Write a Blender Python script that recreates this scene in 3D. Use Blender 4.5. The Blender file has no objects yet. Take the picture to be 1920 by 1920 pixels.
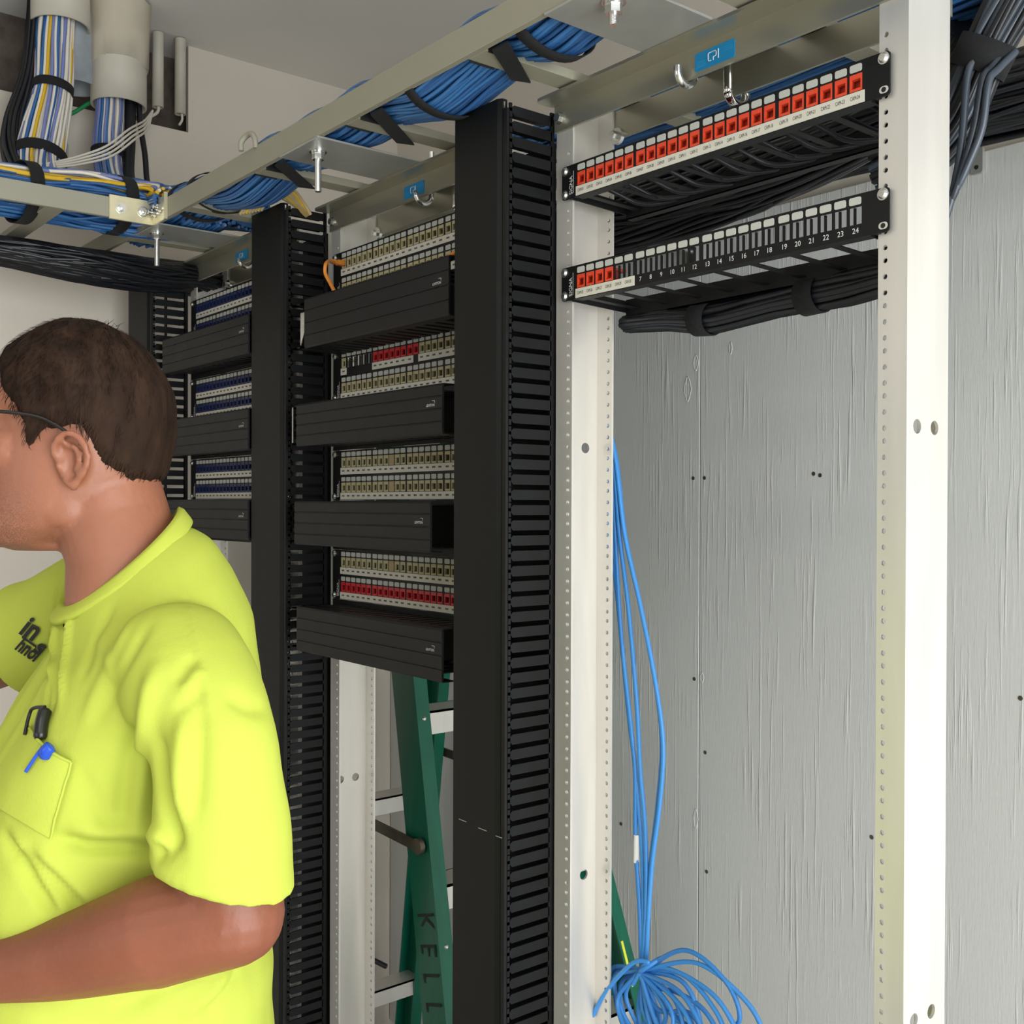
import bpy, bmesh, math, random
from mathutils import Vector, Matrix, noise
from mathutils.bvhtree import BVHTree
PI = math.pi
COL = bpy.context.scene.collection
U = .04445
RW = .516                      # rack width
RACKS = [(0.0, 0.0), (-.656, .0285), (-1.271, .0146)]   # left outer edge x, front plane y
rnd = random.Random(5)

# ------------------------------------------------------------------ materials
def srgb(h):
    if isinstance(h, str):
        h = [int(h[i:i+2], 16)/255 for i in (0, 2, 4)]
    return tuple((c/12.92 if c <= .04045 else ((c+.055)/1.055)**2.4) for c in h) + (1,)
MATS = {}
def mat(name, col, rough=.5, metal=0.0, nscale=None, namt=.15, stretch=(1, 1, 1), bump=0.0, bscale=None, spec=None, rvar=0.0, coat=0.0, aniso=0.0):
    m = bpy.data.materials.new(name); m.use_nodes = True
    nt = m.node_tree; b = nt.nodes['Principled BSDF']
    c = srgb(col)
    b.inputs['Base Color'].default_value = c
    b.inputs['Roughness'].default_value = rough
    b.inputs['Metallic'].default_value = metal
    if spec is not None: b.inputs['Specular IOR Level'].default_value = spec
    if coat: b.inputs['Coat Weight'].default_value = coat
    if nscale or bump:
        tc = nt.nodes.new('ShaderNodeTexCoord'); mp = nt.nodes.new('ShaderNodeMapping')
        mp.inputs['Scale'].default_value = stretch
        nt.links.new(tc.outputs['Object'], mp.inputs['Vector'])
        nz = nt.nodes.new('ShaderNodeTexNoise'); nz.inputs['Scale'].default_value = nscale or 20
        nz.inputs['Detail'].default_value = 5
        nt.links.new(mp.outputs[0], nz.inputs['Vector'])
        mix = nt.nodes.new('ShaderNodeMix'); mix.data_type = 'RGBA'
        mix.inputs['A'].default_value = tuple(x*(1-namt) for x in c[:3]) + (1,)
        mix.inputs['B'].default_value = tuple(min(1, x*(1+namt)) for x in c[:3]) + (1,)
        rp = nt.nodes.new('ShaderNodeMapRange'); rp.inputs[1].default_value = .3; rp.inputs[2].default_value = .7
        nt.links.new(nz.outputs['Fac'], rp.inputs[0]); nt.links.new(rp.outputs[0], mix.inputs['Factor'])
        nt.links.new(mix.outputs['Result'], b.inputs['Base Color'])
        if rvar:
            r2 = nt.nodes.new('ShaderNodeMapRange'); r2.inputs[3].default_value = rough-rvar; r2.inputs[4].default_value = rough+rvar
            nt.links.new(nz.outputs['Fac'], r2.inputs[0]); nt.links.new(r2.outputs[0], b.inputs['Roughness'])
        if bump:
            n2 = nz
            if bscale:
                n2 = nt.nodes.new('ShaderNodeTexNoise'); n2.inputs['Scale'].default_value = bscale; n2.inputs['Detail'].default_value = 4
                nt.links.new(mp.outputs[0], n2.inputs['Vector'])
            bp = nt.nodes.new('ShaderNodeBump'); bp.inputs['Strength'].default_value = bump; bp.inputs['Distance'].default_value = .002
            nt.links.new(n2.outputs['Fac'], bp.inputs['Height']); nt.links.new(bp.outputs[0], b.inputs['Normal'])
    MATS[name] = m
    return m
M_wall = mat('beige_paint', 'cdc4b7', .75, nscale=3, namt=.03, bump=.15, bscale=160)
M_ceil = mat('ceiling_paint', 'e0ddd6', .85, nscale=2, namt=.03, bump=.1, bscale=120)
M_floor = mat('floor_vinyl', 'c9c4ba', .5, nscale=6, namt=.08)
M_alu = mat('aluminium', 'd9d5cd', .38, .5, nscale=30, namt=.05, stretch=(1, 1, .12), rvar=.07, bump=.04, bscale=90)
M_alu_d = mat('aluminium_angle', 'a3a08f', .3, .7, nscale=14, namt=.06, stretch=(.2, 1, 1), rvar=.06)
M_zinc = mat('zinc_steel', 'd8d8d4', .22, .95, nscale=60, namt=.08)
M_chrome = mat('polished_steel', 'e6e6e6', .1, 1.0)
M_tray = mat('grey_beige_enamel', '8b8877', .5, .0, nscale=8, namt=.03)
M_traym = mat('plate_steel', '9a9b96', .4, .35, nscale=25, namt=.06, rvar=.05)
M_gold = mat('yellow_zinc', 'd6cfae', .3, .7, nscale=30, namt=.08)
M_blk = mat('black_powder_coat', '090a09', .5, 0, nscale=40, namt=.15, rvar=.05, bump=.03, bscale=400, spec=.25)
M_blkp = mat('black_plastic', '0a0a0b', .5, 0, nscale=22, namt=.35, rvar=.08, spec=.32)
M_fing = mat('matt_black_plastic', '060708', .55, 0, nscale=30, namt=.5, rvar=.1, spec=.28)
M_blks = mat('black_gloss_plastic', '101112', .3, 0)
M_velcro = mat('black_hook_tape', '0c0c0e', .9, 0, nscale=300, namt=.3, bump=.3, bscale=900)
M_cab = [mat('blue_cable_a', '2a5a90', .45), mat('blue_cable_b', '244f82', .45), mat('blue_cable_c', '33699f', .42)]
M_cabl = [mat('light_blue_cable_a', '3c8ad2', .4), mat('light_blue_cable_b', '3580c8', .4)]
M_cblk = [mat('black_cable_a', '14151a', .4), mat('black_cable_b', '1c1e24', .38), mat('black_cable_c', '0e0f12', .45)]
M_cgry = [mat('dark_grey_cable', '3b434d', .36), mat('dark_grey_cable_b', '2b323a', .38)]
M_cwht = mat('white_cable', 'cfc9bd', .5); M_cyel = mat('yellow_cable', 'c9a21e', .45)
M_clav = mat('lavender_cable', '6d78a8', .5); M_corg = mat('orange_cable', 'd9862c', .45)
M_cgrn = mat('green_cable', '0f7a41', .45); M_ctan = mat('tan_cable', 'a8946a', .5)
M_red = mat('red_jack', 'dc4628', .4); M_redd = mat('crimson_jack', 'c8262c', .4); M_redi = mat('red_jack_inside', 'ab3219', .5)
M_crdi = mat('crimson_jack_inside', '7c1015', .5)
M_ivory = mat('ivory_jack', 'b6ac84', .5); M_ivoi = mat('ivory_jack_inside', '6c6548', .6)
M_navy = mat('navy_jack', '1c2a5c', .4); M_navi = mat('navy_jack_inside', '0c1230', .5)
M_tab = mat('icon_tab', 'b9bab2', .5); M_strip = mat('label_strip', 'd2cec0', .5)
M_white = mat('white_print', 'd8d8d4', .6); M_ink = mat('black_print', '1a1a1a', .7)
M_sticker = mat('blue_sticker', '0d7cb0', .35); M_green = mat('green_fibreglass', '095a44', .35, nscale=12, namt=.12, stretch=(4, 4, .5))
M_pvc = mat('pvc_painted', 'b9b3a4', .55, nscale=14, namt=.06, bump=.1, bscale=90); M_pvcg = mat('pvc_grey', '8e9398', .5, nscale=30, namt=.12)
M_conc = mat('brown_rough_backing', '5a5048', .95, nscale=26, namt=.35, bump=.8, bscale=120)
M_board = mat('torn_wall_board', 'b4ab99', .85, nscale=16, namt=.06, bump=.2, bscale=60)
M_steel_d = mat('dark_steel', '5b5648', .4, .6, nscale=20, namt=.2)
M_denim = mat('denim', '2c3648', .85, nscale=200, namt=.2, bump=.3, bscale=500)
M_boot = mat('boot_leather', '3a2a1c', .55, nscale=40, namt=.2); M_sole = mat('boot_sole', '151312', .8)
M_yel = mat('yellow_label', 'd8d83a', .5)
M_eye = mat('eye_white', 'd8d4cc', .2); M_iris = mat('iris_brown', '3a2818', .2); M_lens = mat('clear_lens', 'ffffff', .02)
M_lens.node_tree.nodes['Principled BSDF'].inputs['Transmission Weight'].default_value = 1.0
M_frame = mat('eyeglass_black', '141010', .3); M_bluep = mat('blue_plastic', '1c49b8', .35)

def plywood_mat():
    m = bpy.data.materials.new('grey_painted_plywood'); m.use_nodes = True; nt = m.node_tree; N = nt.nodes; L = nt.links
    b = N['Principled BSDF']; b.inputs['Roughness'].default_value = .62
    tc = N.new('ShaderNodeTexCoord')
    def nz(scale, st, det=5):
        mp = N.new('ShaderNodeMapping'); mp.inputs['Scale'].default_value = st; L.new(tc.outputs['Object'], mp.inputs[0])
        n = N.new('ShaderNodeTexNoise'); n.inputs['Scale'].default_value = scale; n.inputs['Detail'].default_value = det; L.new(mp.outputs[0], n.inputs['Vector']); return n
    big = nz(2.2, (1, 1, .6), 3)
    mix = N.new('ShaderNodeMix'); mix.data_type = 'RGBA'
    mix.inputs['A'].default_value = srgb('c0c1bd'); mix.inputs['B'].default_value = srgb('c9cac7')
    L.new(big.outputs['Fac'], mix.inputs['Factor']); L.new(mix.outputs['Result'], b.inputs['Base Color'])
    g = nz(150, (1, 1, .035), 3); patch = nz(7, (1.6, 1, .5), 2)
    r1 = N.new('ShaderNodeMapRange'); r1.inputs[1].default_value = .53; r1.inputs[2].default_value = .70; L.new(g.outputs['Fac'], r1.inputs[0])
    r2 = N.new('ShaderNodeMapRange'); r2.inputs[1].default_value = .42; r2.inputs[2].default_value = .60; L.new(patch.outputs['Fac'], r2.inputs[0])
    mu = N.new('ShaderNodeMath'); mu.operation = 'MULTIPLY'; L.new(r1.outputs[0], mu.inputs[0]); L.new(r2.outputs[0], mu.inputs[1])
    fine = nz(300, (1, 1, .1), 2)
    ad = N.new('ShaderNodeMath'); ad.operation = 'MULTIPLY_ADD'; L.new(fine.outputs['Fac'], ad.inputs[0]); ad.inputs[1].default_value = .30; L.new(mu.outputs[0], ad.inputs[2])
    bp = N.new('ShaderNodeBump'); bp.inputs['Strength'].default_value = .5; bp.inputs['Distance'].default_value = .002
    L.new(ad.outputs[0], bp.inputs['Height']); L.new(bp.outputs[0], b.inputs['Normal'])
    return m
M_ply = plywood_mat()

def skin_mat():
    m = bpy.data.materials.new('skin'); m.use_nodes = True; nt = m.node_tree; N = nt.nodes; L = nt.links
    b = N['Principled BSDF']; b.inputs['Roughness'].default_value = .5
    b.inputs['Subsurface Weight'].default_value = .12; b.inputs['Subsurface Radius'].default_value = (1, .35, .2); b.inputs['Subsurface Scale'].default_value = .01
    tc = N.new('ShaderNodeTexCoord')
    n = N.new('ShaderNodeTexNoise'); n.inputs['Scale'].default_value = 16; n.inputs['Detail'].default_value = 6; L.new(tc.outputs['Object'], n.inputs['Vector'])
    mix = N.new('ShaderNodeMix'); mix.data_type = 'RGBA'; mix.inputs['A'].default_value = srgb('84503a'); mix.inputs['B'].default_value = srgb('9e684f')
    L.new(n.outputs['Fac'], mix.inputs['Factor'])
    # stubble over the jaw: a region of the head that is fixed to the body
    sx = N.new('ShaderNodeSeparateXYZ'); L.new(tc.outputs['Object'], sx.inputs[0])
    zz = N.new('ShaderNodeMapRange'); zz.inputs[1].default_value = 1.635; zz.inputs[2].default_value = 1.575; L.new(sx.outputs['Z'], zz.inputs[0])
    xx = N.new('ShaderNodeMapRange'); xx.inputs[1].default_value = .045; xx.inputs[2].default_value = .085; L.new(sx.outputs['X'], xx.inputs[0])
    lo = N.new('ShaderNodeMapRange'); lo.inputs[1].default_value = 1.53; lo.inputs[2].default_value = 1.56; L.new(sx.outputs['Z'], lo.inputs[0])
    m1 = N.new('ShaderNodeMath'); m1.operation = 'MULTIPLY'; L.new(zz.outputs[0], m1.inputs[0]); L.new(xx.outputs[0], m1.inputs[1])
    m2 = N.new('ShaderNodeMath'); m2.operation = 'MULTIPLY'; L.new(m1.outputs[0], m2.inputs[0]); L.new(lo.outputs[0], m2.inputs[1])
    n3 = N.new('ShaderNodeTexNoise'); n3.inputs['Scale'].default_value = 800; L.new(tc.outputs['Object'], n3.inputs['Vector'])
    r3 = N.new('ShaderNodeMapRange'); r3.inputs[1].default_value = .35; r3.inputs[2].default_value = .6; L.new(n3.outputs['Fac'], r3.inputs[0])
    m25 = N.new('ShaderNodeMath'); m25.operation = 'MULTIPLY'; m25.inputs[1].default_value = .6; L.new(m2.outputs[0], m25.inputs[0])
    m3 = N.new('ShaderNodeMath'); m3.operation = 'MULTIPLY'; L.new(m25.outputs[0], m3.inputs[0]); L.new(r3.outputs[0], m3.inputs[1])
    mx = N.new('ShaderNodeMix'); mx.data_type = 'RGBA'; mx.inputs['B'].default_value = srgb('4a3024')
    L.new(m3.outputs[0], mx.inputs['Factor']); 
    tz = N.new('ShaderNodeMapRange'); tz.inputs[1].default_value = 1.42; tz.inputs[2].default_value = 1.36; L.new(sx.outputs['Z'], tz.inputs[0])  # skin colour multiplied darker below shoulder height
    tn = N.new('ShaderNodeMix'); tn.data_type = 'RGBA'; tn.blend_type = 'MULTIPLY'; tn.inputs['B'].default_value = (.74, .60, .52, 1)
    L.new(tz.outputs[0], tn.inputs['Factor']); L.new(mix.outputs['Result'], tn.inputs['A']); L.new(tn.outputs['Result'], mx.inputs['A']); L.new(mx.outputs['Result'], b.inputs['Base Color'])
    n2 = N.new('ShaderNodeTexNoise'); n2.inputs['Scale'].default_value = 140; n2.inputs['Detail'].default_value = 6; L.new(tc.outputs['Object'], n2.inputs['Vector'])
    bp = N.new('ShaderNodeBump'); bp.inputs['Strength'].default_value = .25; bp.inputs['Distance'].default_value = .002
    L.new(n2.outputs['Fac'], bp.inputs['Height']); L.new(bp.outputs[0], b.inputs['Normal'])
    return m
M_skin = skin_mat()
M_shirt = mat('yellow_green_jersey', 'b4bf4c', .85, nscale=5, namt=.04, bump=.15, bscale=420, spec=.2)
M_hair = mat('dark_brown_hair', '2a1c13', .8, nscale=70, namt=.4, stretch=(1, 1, .3), bump=.35, bscale=260, spec=.15)

# ------------------------------------------------------------------ mesh builder
class MB:
    def __init__(s): s.v = []; s.f = []; s.m = []; s.sm = []
    def add(s, vs, fs, mi=0, smooth=False, mtx=None):
        o = len(s.v)
        for p in vs:
            p = Vector(p)
            s.v.append(mtx @ p if mtx is not None else p)
        for f in fs: s.f.append([i+o for i in f]); s.m.append(mi); s.sm.append(smooth)
    def box(s, a, b, mi=0, mtx=None):
        x0, y0, z0 = a; x1, y1, z1 = b
        if x0 > x1: x0, x1 = x1, x0
        if y0 > y1: y0, y1 = y1, y0
        if z0 > z1: z0, z1 = z1, z0
        s.add([(x0, y0, z0), (x1, y0, z0), (x1, y1, z0), (x0, y1, z0), (x0, y0, z1), (x1, y0, z1), (x1, y1, z1), (x0, y1, z1)],
              [(0, 3, 2, 1), (4, 5, 6, 7), (0, 1, 5, 4), (1, 2, 6, 5), (2, 3, 7, 6), (3, 0, 4, 7)], mi, False, mtx)
    def beam(s, p0, p1, side, w, t, mi=0):   # box from p0 to p1, w along side, t along the third axis
        p0 = Vector(p0); p1 = Vector(p1); d = (p1-p0).normalized(); sd = Vector(side); sd = (sd-d*sd.dot(d)).normalized(); n = d.cross(sd)
        L = (p1-p0).length
        m = Matrix.Translation(p0) @ Matrix((sd, n, d)).transposed().to_4x4()
        s.box((-w/2, -t/2, 0), (w/2, t/2, L), mi, m)
    def prism(s, pts, ax, a, b, mi=0, smooth=False):   # outline in the plane normal to ax, extruded a..b
        def P(u, v, w): return {'x': (w, u, v), 'y': (u, w, v), 'z': (u, v, w)}[ax]
        n = len(pts)
        vs = [P(u, v, a) for u, v in pts] + [P(u, v, b) for u, v in pts]
        s.add(vs, [tuple(range(n))[::-1], tuple(range(n, 2*n))], mi)
        s.add(vs, [(i, (i+1) % n, n+(i+1) % n, n+i) for i in range(n)], mi, smooth)
    def cyl(s, c, r, ax, a, b, n=16, mi=0, r2=None, hexa=False):
        if hexa: n = 6
        r2 = r if r2 is None else r2
        def P(u, v, w): return {'x': (w, u, v), 'y': (u, w, v), 'z': (u, v, w)}[ax]
        vs = [P(c[0]+r*math.cos(2*PI*i/n), c[1]+r*math.sin(2*PI*i/n), a) for i in range(n)] + [P(c[0]+r2*math.cos(2*PI*i/n), c[1]+r2*math.sin(2*PI*i/n), b) for i in range(n)]
        s.add(vs, [tuple(range(n))[::-1], tuple(range(n, 2*n))], mi)
        s.add(vs, [(i, (i+1) % n, n+(i+1) % n, n+i) for i in range(n)], mi, not hexa)
    def tube(s, pts, r, n=8, mi=0, smooth=True, cap=True):
        pts = [Vector(p) for p in pts]; N = len(pts)
        rs = r if isinstance(r, (list, tuple)) else [r]*N
        t0 = (pts[1]-pts[0]).normalized(); up = Vector((0, 0, 1)) if abs(t0.z) < .9 else Vector((0, 1, 0))
        a = t0.cross(up).normalized(); vs = []
        for i, p in enumerate(pts):
            t = (pts[min(i+1, N-1)]-pts[max(i-1, 0)]).normalized()
            a = (a-t*a.dot(t)).normalized(); b = t.cross(a)
            for k in range(n):
                q = 2*PI*k/n; vs.append(p+a*(rs[i]*math.cos(q))+b*(rs[i]*math.sin(q)))
        fs = [(i*n+k, i*n+(k+1) % n, (i+1)*n+(k+1) % n, (i+1)*n+k) for i in range(N-1) for k in range(n)]
        s.add(vs, fs, mi, smooth)
        if cap: s.add(vs[:n], [tuple(range(n))[::-1]], mi); s.add(vs[-n:], [tuple(range(n))], mi)
    def loft(s, rings, mi=0, smooth=True, cap=True):
        n = len(rings[0]); vs = [p for r in rings for p in r]
        s.add(vs, [(i*n+k, i*n+(k+1) % n, (i+1)*n+(k+1) % n, (i+1)*n+k) for i in range(len(rings)-1) for k in range(n)], mi, smooth)
        if cap:
            s.add(rings[0], [tuple(range(n))[::-1]], mi, smooth); s.add(rings[-1], [tuple(range(n))], mi, smooth)
    def ball(s, c, r, mi=0, n=12, sc=(1, 1, 1), mtx=None):
        rings = []
        for i in range(n+1):
            a = PI*i/n; rr = max(math.sin(a), 1e-3)
            rings.append([Vector((c[0]+r*sc[0]*rr*math.cos(2*PI*k/(2*n)), c[1]+r*sc[1]*rr*math.sin(2*PI*k/(2*n)), c[2]-r*sc[2]*math.cos(a))) for k in range(2*n)])
        if mtx is not None: rings = [[mtx @ p for p in r_] for r_ in rings]
        s.loft(rings, mi)
    def mesh(s, name, mats):
        me = bpy.data.meshes.new(name)
        me.from_pydata([tuple(v) for v in s.v], [], s.f)
        for m in mats: me.materials.append(m)
        me.polygons.foreach_set('material_index', s.m); me.polygons.foreach_set('use_smooth', s.sm)
        me.update(); return me
    def build(s, name, mats, parent=None, fixn=True, loc=None):
        if not isinstance(mats, (list, tuple)): mats = [mats]
        me = s.mesh(name, mats)
        if fixn:
            bm = bmesh.new(); bm.from_mesh(me); bmesh.ops.recalc_face_normals(bm, faces=bm.faces); bm.to_mesh(me); bm.free()
        return link(name, me, parent, loc)
def link(name, me, parent=None, loc=None):
    o = bpy.data.objects.new(name, me); COL.objects.link(o)
    if parent is not None: o.parent = parent
    if loc is not None: o.location = loc
    return o
def tag(o, label, cat, group=None):
    o['label'] = label; o['category'] = cat
    if group: o['group'] = group
    return o
def thing(name, label, cat, loc=(0, 0, 0), rz=0, group=None):
    o = bpy.data.objects.new(name, None); o.empty_display_size = .1; COL.objects.link(o); o.location = loc; o.rotation_euler = (0, 0, rz)
    return tag(o, label, cat, group)
def struct(o): o['kind'] = 'structure'; return o
def bevel(o, w, seg=2):
    m = o.modifiers.new('b', 'BEVEL'); m.width = w; m.segments = seg; m.limit_method = 'ANGLE'; return o

def plate(mb, ax, w0, w1, us, vs, cut, mi=0):
    """slab on a u/v grid; cut(i,j) -> None solid, 'x' open rectangle, or ('c',r,n) round hole in the cell"""
    def P(u, v, w): return {'x': (w, u, v), 'y': (u, w, v), 'z': (u, v, w)}[ax]
    nu, nv = len(us)-1, len(vs)-1
    op = lambda i, j: i < 0 or j < 0 or i >= nu or j >= nv or cut(i, j) == 'x'
    for i in range(nu):
        for j in range(nv):
            c = cut(i, j)
            if c == 'x': continue
            u0, u1, v0, v1 = us[i], us[i+1], vs[j], vs[j+1]
            if c is None:
                for w in (w0, w1): mb.add([P(u0, v0, w), P(u1, v0, w), P(u1, v1, w), P(u0, v1, w)], [(0, 1, 2, 3)], mi)
            else:
                _, r, n = c; cu, cv = (u0+u1)/2, (v0+v1)/2; hu, hv = (u1-u0)/2, (v1-v0)/2
                inn = []; out = []
                for k in range(n):
                    a = PI/4+2*PI*k/n; ca, sa = math.cos(a), math.sin(a)
                    inn.append((cu+r*ca, cv+r*sa)); m = max(abs(ca), abs(sa)); out.append((cu+hu*ca/m, cv+hv*sa/m))
                for w in (w0, w1):
                    mb.add([P(*p, w) for p in inn]+[P(*p, w) for p in out], [(k, (k+1) % n, n+(k+1) % n, n+k) for k in range(n)], mi)
                mb.add([P(*p, w0) for p in inn]+[P(*p, w1) for p in inn], [(k, (k+1) % n, n+(k+1) % n, n+k) for k in range(n)], mi, True)
            for (di, dj, a, b) in ((-1, 0, (u0, v0), (u0, v1)), (1, 0, (u1, v0), (u1, v1)), (0, -1, (u0, v0), (u1, v0)), (0, 1, (u0, v1), (u1, v1))):
                if op(i+di, j+dj): mb.add([P(*a, w0), P(*b, w0), P(*b, w1), P(*a, w1)], [(0, 1, 2, 3)], mi)

def catmull(pts, n):
    P = [Vector(p) for p in pts]; P = [P[0]*2-P[1]] + P + [P[-1]*2-P[-2]]; out = []
    S = len(P)-3
    for k in range(n+1):
        t = k/n*S; i = min(int(t), S-1); u = t-i; a, b, c, d = P[i:i+4]
        out.append(.5*((2*b)+(c-a)*u+(2*a-5*b+4*c-d)*u*u+(3*b-a-3*c+d)*u*u*u))
    return out
_tc = {}
def text_geo(txt, bold=0):
    key = (txt, bold)
    if key not in _tc:
        cu = bpy.data.curves.new('t', 'FONT'); cu.body = txt; cu.align_x = 'CENTER'; cu.align_y = 'CENTER'; cu.resolution_u = 3; cu.offset = bold
        o = bpy.data.objects.new('t', cu); COL.objects.link(o)
        dg = bpy.context.evaluated_depsgraph_get(); me = bpy.data.meshes.new_from_object(o.evaluated_get(dg))
        _tc[key] = ([v.co.copy() for v in me.vertices], [tuple(p.vertices) for p in me.polygons])
        bpy.data.objects.remove(o); bpy.data.curves.remove(cu); bpy.data.meshes.remove(me)
    return _tc[key]
def text(mb, txt, c, size, mi=0, ux=(1, 0, 0), uz=(0, 0, 1), shear=0, sx=1):
    vs, fs = text_geo(txt); ux = Vector(ux); uz = Vector(uz); c = Vector(c)
    mb.add([c+ux*((v.x+v.y*shear)*size*sx)+uz*(v.y*size) for v in vs], fs, mi)
def round_rect(u0, v0, u1, v1, r, n=4):
    out = []
    for cx, cy, a0 in ((u1-r, v1-r, 0), (u0+r, v1-r, PI/2), (u0+r, v0+r, PI), (u1-r, v0+r, 3*PI/2)):
        for k in range(n+1):
            a = a0+PI/2*k/n; out.append((cx+r*math.cos(a), cy+r*math.sin(a)))
    return out

# ------------------------------------------------------------------ the room
XW, YW, H = -1.54, .74, 2.75
XR, YF = 3.0, -3.4
mb = MB(); mb.box((XW-.2, YF-.1, -.1), (XR+.1, YW+.1, 0)); struct(mb.build('floor', M_floor))
mb = MB(); mb.box((XW-.2, YF-.1, H), (XR+.1, YW+.1, H+.1)); struct(mb.build('ceiling', M_ceil))
# left wall with an opening cut out near the ceiling
mb = MB()
hy0, hy1, hz = -.55, .118, 2.533
plate(mb, 'x', XW-.013, XW, [YF, hy0, hy1, YW], [0, hz, H], lambda i, j: 'x' if (i == 1 and j == 1) else None)
struct(mb.build('wall_left', M_wall))
mb = MB(); mb.box((XW-.12, YF, 0), (XW-.1, YW+.1, H)); struct(mb.build('wall_left_inner', M_conc)); bpy.data.objects['wall_left_inner'].name = 'wall_left_cavity'
mb = MB(); mb.box((XW-.2, YW, 0), (XR, YW+.1, H)); struct(mb.build('wall_back', M_wall))
# right wall with a wide doorway, front wall with a window
mb = MB(); plate(mb, 'x', XR, XR+.1, [YF, -1.9, .45, YW], [0, 2.3, H], lambda i, j: 'x' if (i == 1 and j == 0) else None)
struct(mb.build('wall_right', M_wall))
mb = MB(); plate(mb, 'y', YF-.1, YF, [XW, -.6, 1.6, XR], [0, .9, 2.3, H], lambda i, j: 'x' if (i == 1 and j == 1) else None)
struct(mb.build('wall_front', mat('wall_front_paint', '8c877e', .8)))
mb = MB()
for a, b in (((-.6, YF-.07, .9), (1.6, YF-.03, .95)), ((-.6, YF-.07, 2.25), (1.6, YF-.03, 2.3)), ((-.6, YF-.07, .95), (-.55, YF-.03, 2.25)), ((1.55, YF-.07, .95), (1.6, YF-.03, 2.25)), ((.475, YF-.07, .95), (.525, YF-.03, 2.25))): mb.box(a, b)
struct(mb.build('window_1', M_white))
mb = MB(); mb.box((-1.48, YW-.006, 0), (XR, YW, .1)); struct(mb.build('baseboard_back', M_blkp))
# plywood backboards
px = [XW+.002, -.378, .841, 2.06]
names = ['grey painted plywood backboard on the back wall, left of the seam behind the racks',
         'grey painted plywood backboard behind the open right rack with knots and cracks',
         'grey painted plywood backboard right of the white lit upright, farthest right sheet']
YP = YW-.02
for i in range(3):
    mb = MB(); mb.box((px[i]+.0008, YP, .12), (px[i+1]-.0008, YW-.0005, 2.168))
    o = mb.build('plywood_board', M_ply); tag(o, names[i], 'board')
    bevel(o, .0012, 1)
    kn = MB(); sc_ = []
    if i == 1:
        sc_ = [(-.104, 1.658), (-.09, 1.655), (-.36, 1.10), (.02, 1.02), (.28, 1.3), (.31, 1.9), (-.365, 1.655), (-.355, .86)]
    elif i == 0: sc_ = [(-.395, 1.655), (-.39, 1.245), (-.6, .9)]
    else: sc_ = [(1.1, 1.6)]
    for (x, z) in sc_: kn.cyl((x, z), .004, 'y', YP-.0008, YP-.0002, 10, 0, .003)
    kn.build('nail_head', M_steel_d, o)
# raised knots (surface relief, same paint)
for (x, z, sx, sz) in ((-.412, 1.838, .010, .026), (-.39, 1.89, .007, .016), (-.385, .96, .006, .02), (-.37, 1.25, .005, .01), (-.3, 1.91, .004, .012)):
    mb = MB(); pts = [(x+sx*math.cos(a)*(1-.5*abs(math.sin(a))), z+sz*math.sin(a)) for a in [2*PI*k/20 for k in range(21)]]
    mb.tube([(p[0], YP+.0006, p[1]) for p in pts], .0016, 5)
    for dx in (-.3, .2): mb.tube([(x+dx*sx, YP+.0006, z-sz*.97), (x+dx*sx*1.6, YP+.0006, z), (x+dx*sx, YP+.0006, z+sz*.97)], .0012, 5)
    mb.build('knot', M_ply, bpy.data.objects['plywood_board.001'])

# ------------------------------------------------------------------ racks
def upright(mb, x_out, sgn, y0, z0=.0, z1=2.134):
    """C channel: web on the outer side at x_out, flanges pointing inwards (sgn=+1 for the left post)"""
    t = .0032; D = .0762; F = .0318
    zs = [z0]; k = 0; base = z1-.0205
    hz_ = []
    z = base-.05
    pat = [.0159, .0159, .0127]; i = 0
    while z > .12: hz_.append(z); z -= pat[i % 3]; i += 1
    hz_ = hz_[::-1]
    for z in hz_: zs += [z-.0045, z+.0045]
    zs.append(z1)
    u_h = x_out+sgn*(F-.0075)
    us = sorted([x_out, u_h-.004, u_h+.004, x_out+sgn*F])
    ih = us.index(u_h-.004)
    hs = set(range(1, len(zs)-1, 2))
    for (a, b) in ((y0, y0+t), (y0+D-t, y0+D)):
        plate(mb, 'y', a, b, us, zs, lambda i, j: ('c', .0028, 8) if (i == ih and j in hs) else None)
    vy = [y0+t, y0+.019-.010, y0+.019+.010, y0+.035, y0+.051-.010, y0+.051+.010, y0+D-t]
    if vy[1] < vy[0]: vy[1] = vy[0]+.001
    wz = [z0]
    for zc in (.51, 1.092, 1.677): wz += [zc-.0105, zc+.0105]
    wz.append(z1)
    xa, xb = (x_out, x_out+sgn*t)
    plate(mb, 'x', min(xa, xb), max(xa, xb), vy, wz, lambda i, j: ('c', .0072, 20) if (i in (1, 4) and j in (1, 3, 5)) else None)
rack_lbl = ['bare aluminium two-post equipment rack on the right holding only two patch panels',
            'aluminium two-post equipment rack in the middle of the row, green ladder behind it',
            'aluminium two-post equipment rack at the far left of the row, behind the man\'s head']
def top_angle(mb, y, s, L=RW):   # s=-1: shelf pointing forward from plane y ; +1 backward
    t = .004; zt = 2.134; h = .0385; d = .033
    x0, x1 = .0, L
    mb.box((x0, y-t/2, zt-h), (x1, y+t/2, zt))
    pts = round_rect(x0-.004, min(y+s*d, y), x1+.004, max(y+s*d, y), .008)
    mb.prism(pts, 'z', zt-t, zt)
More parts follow.
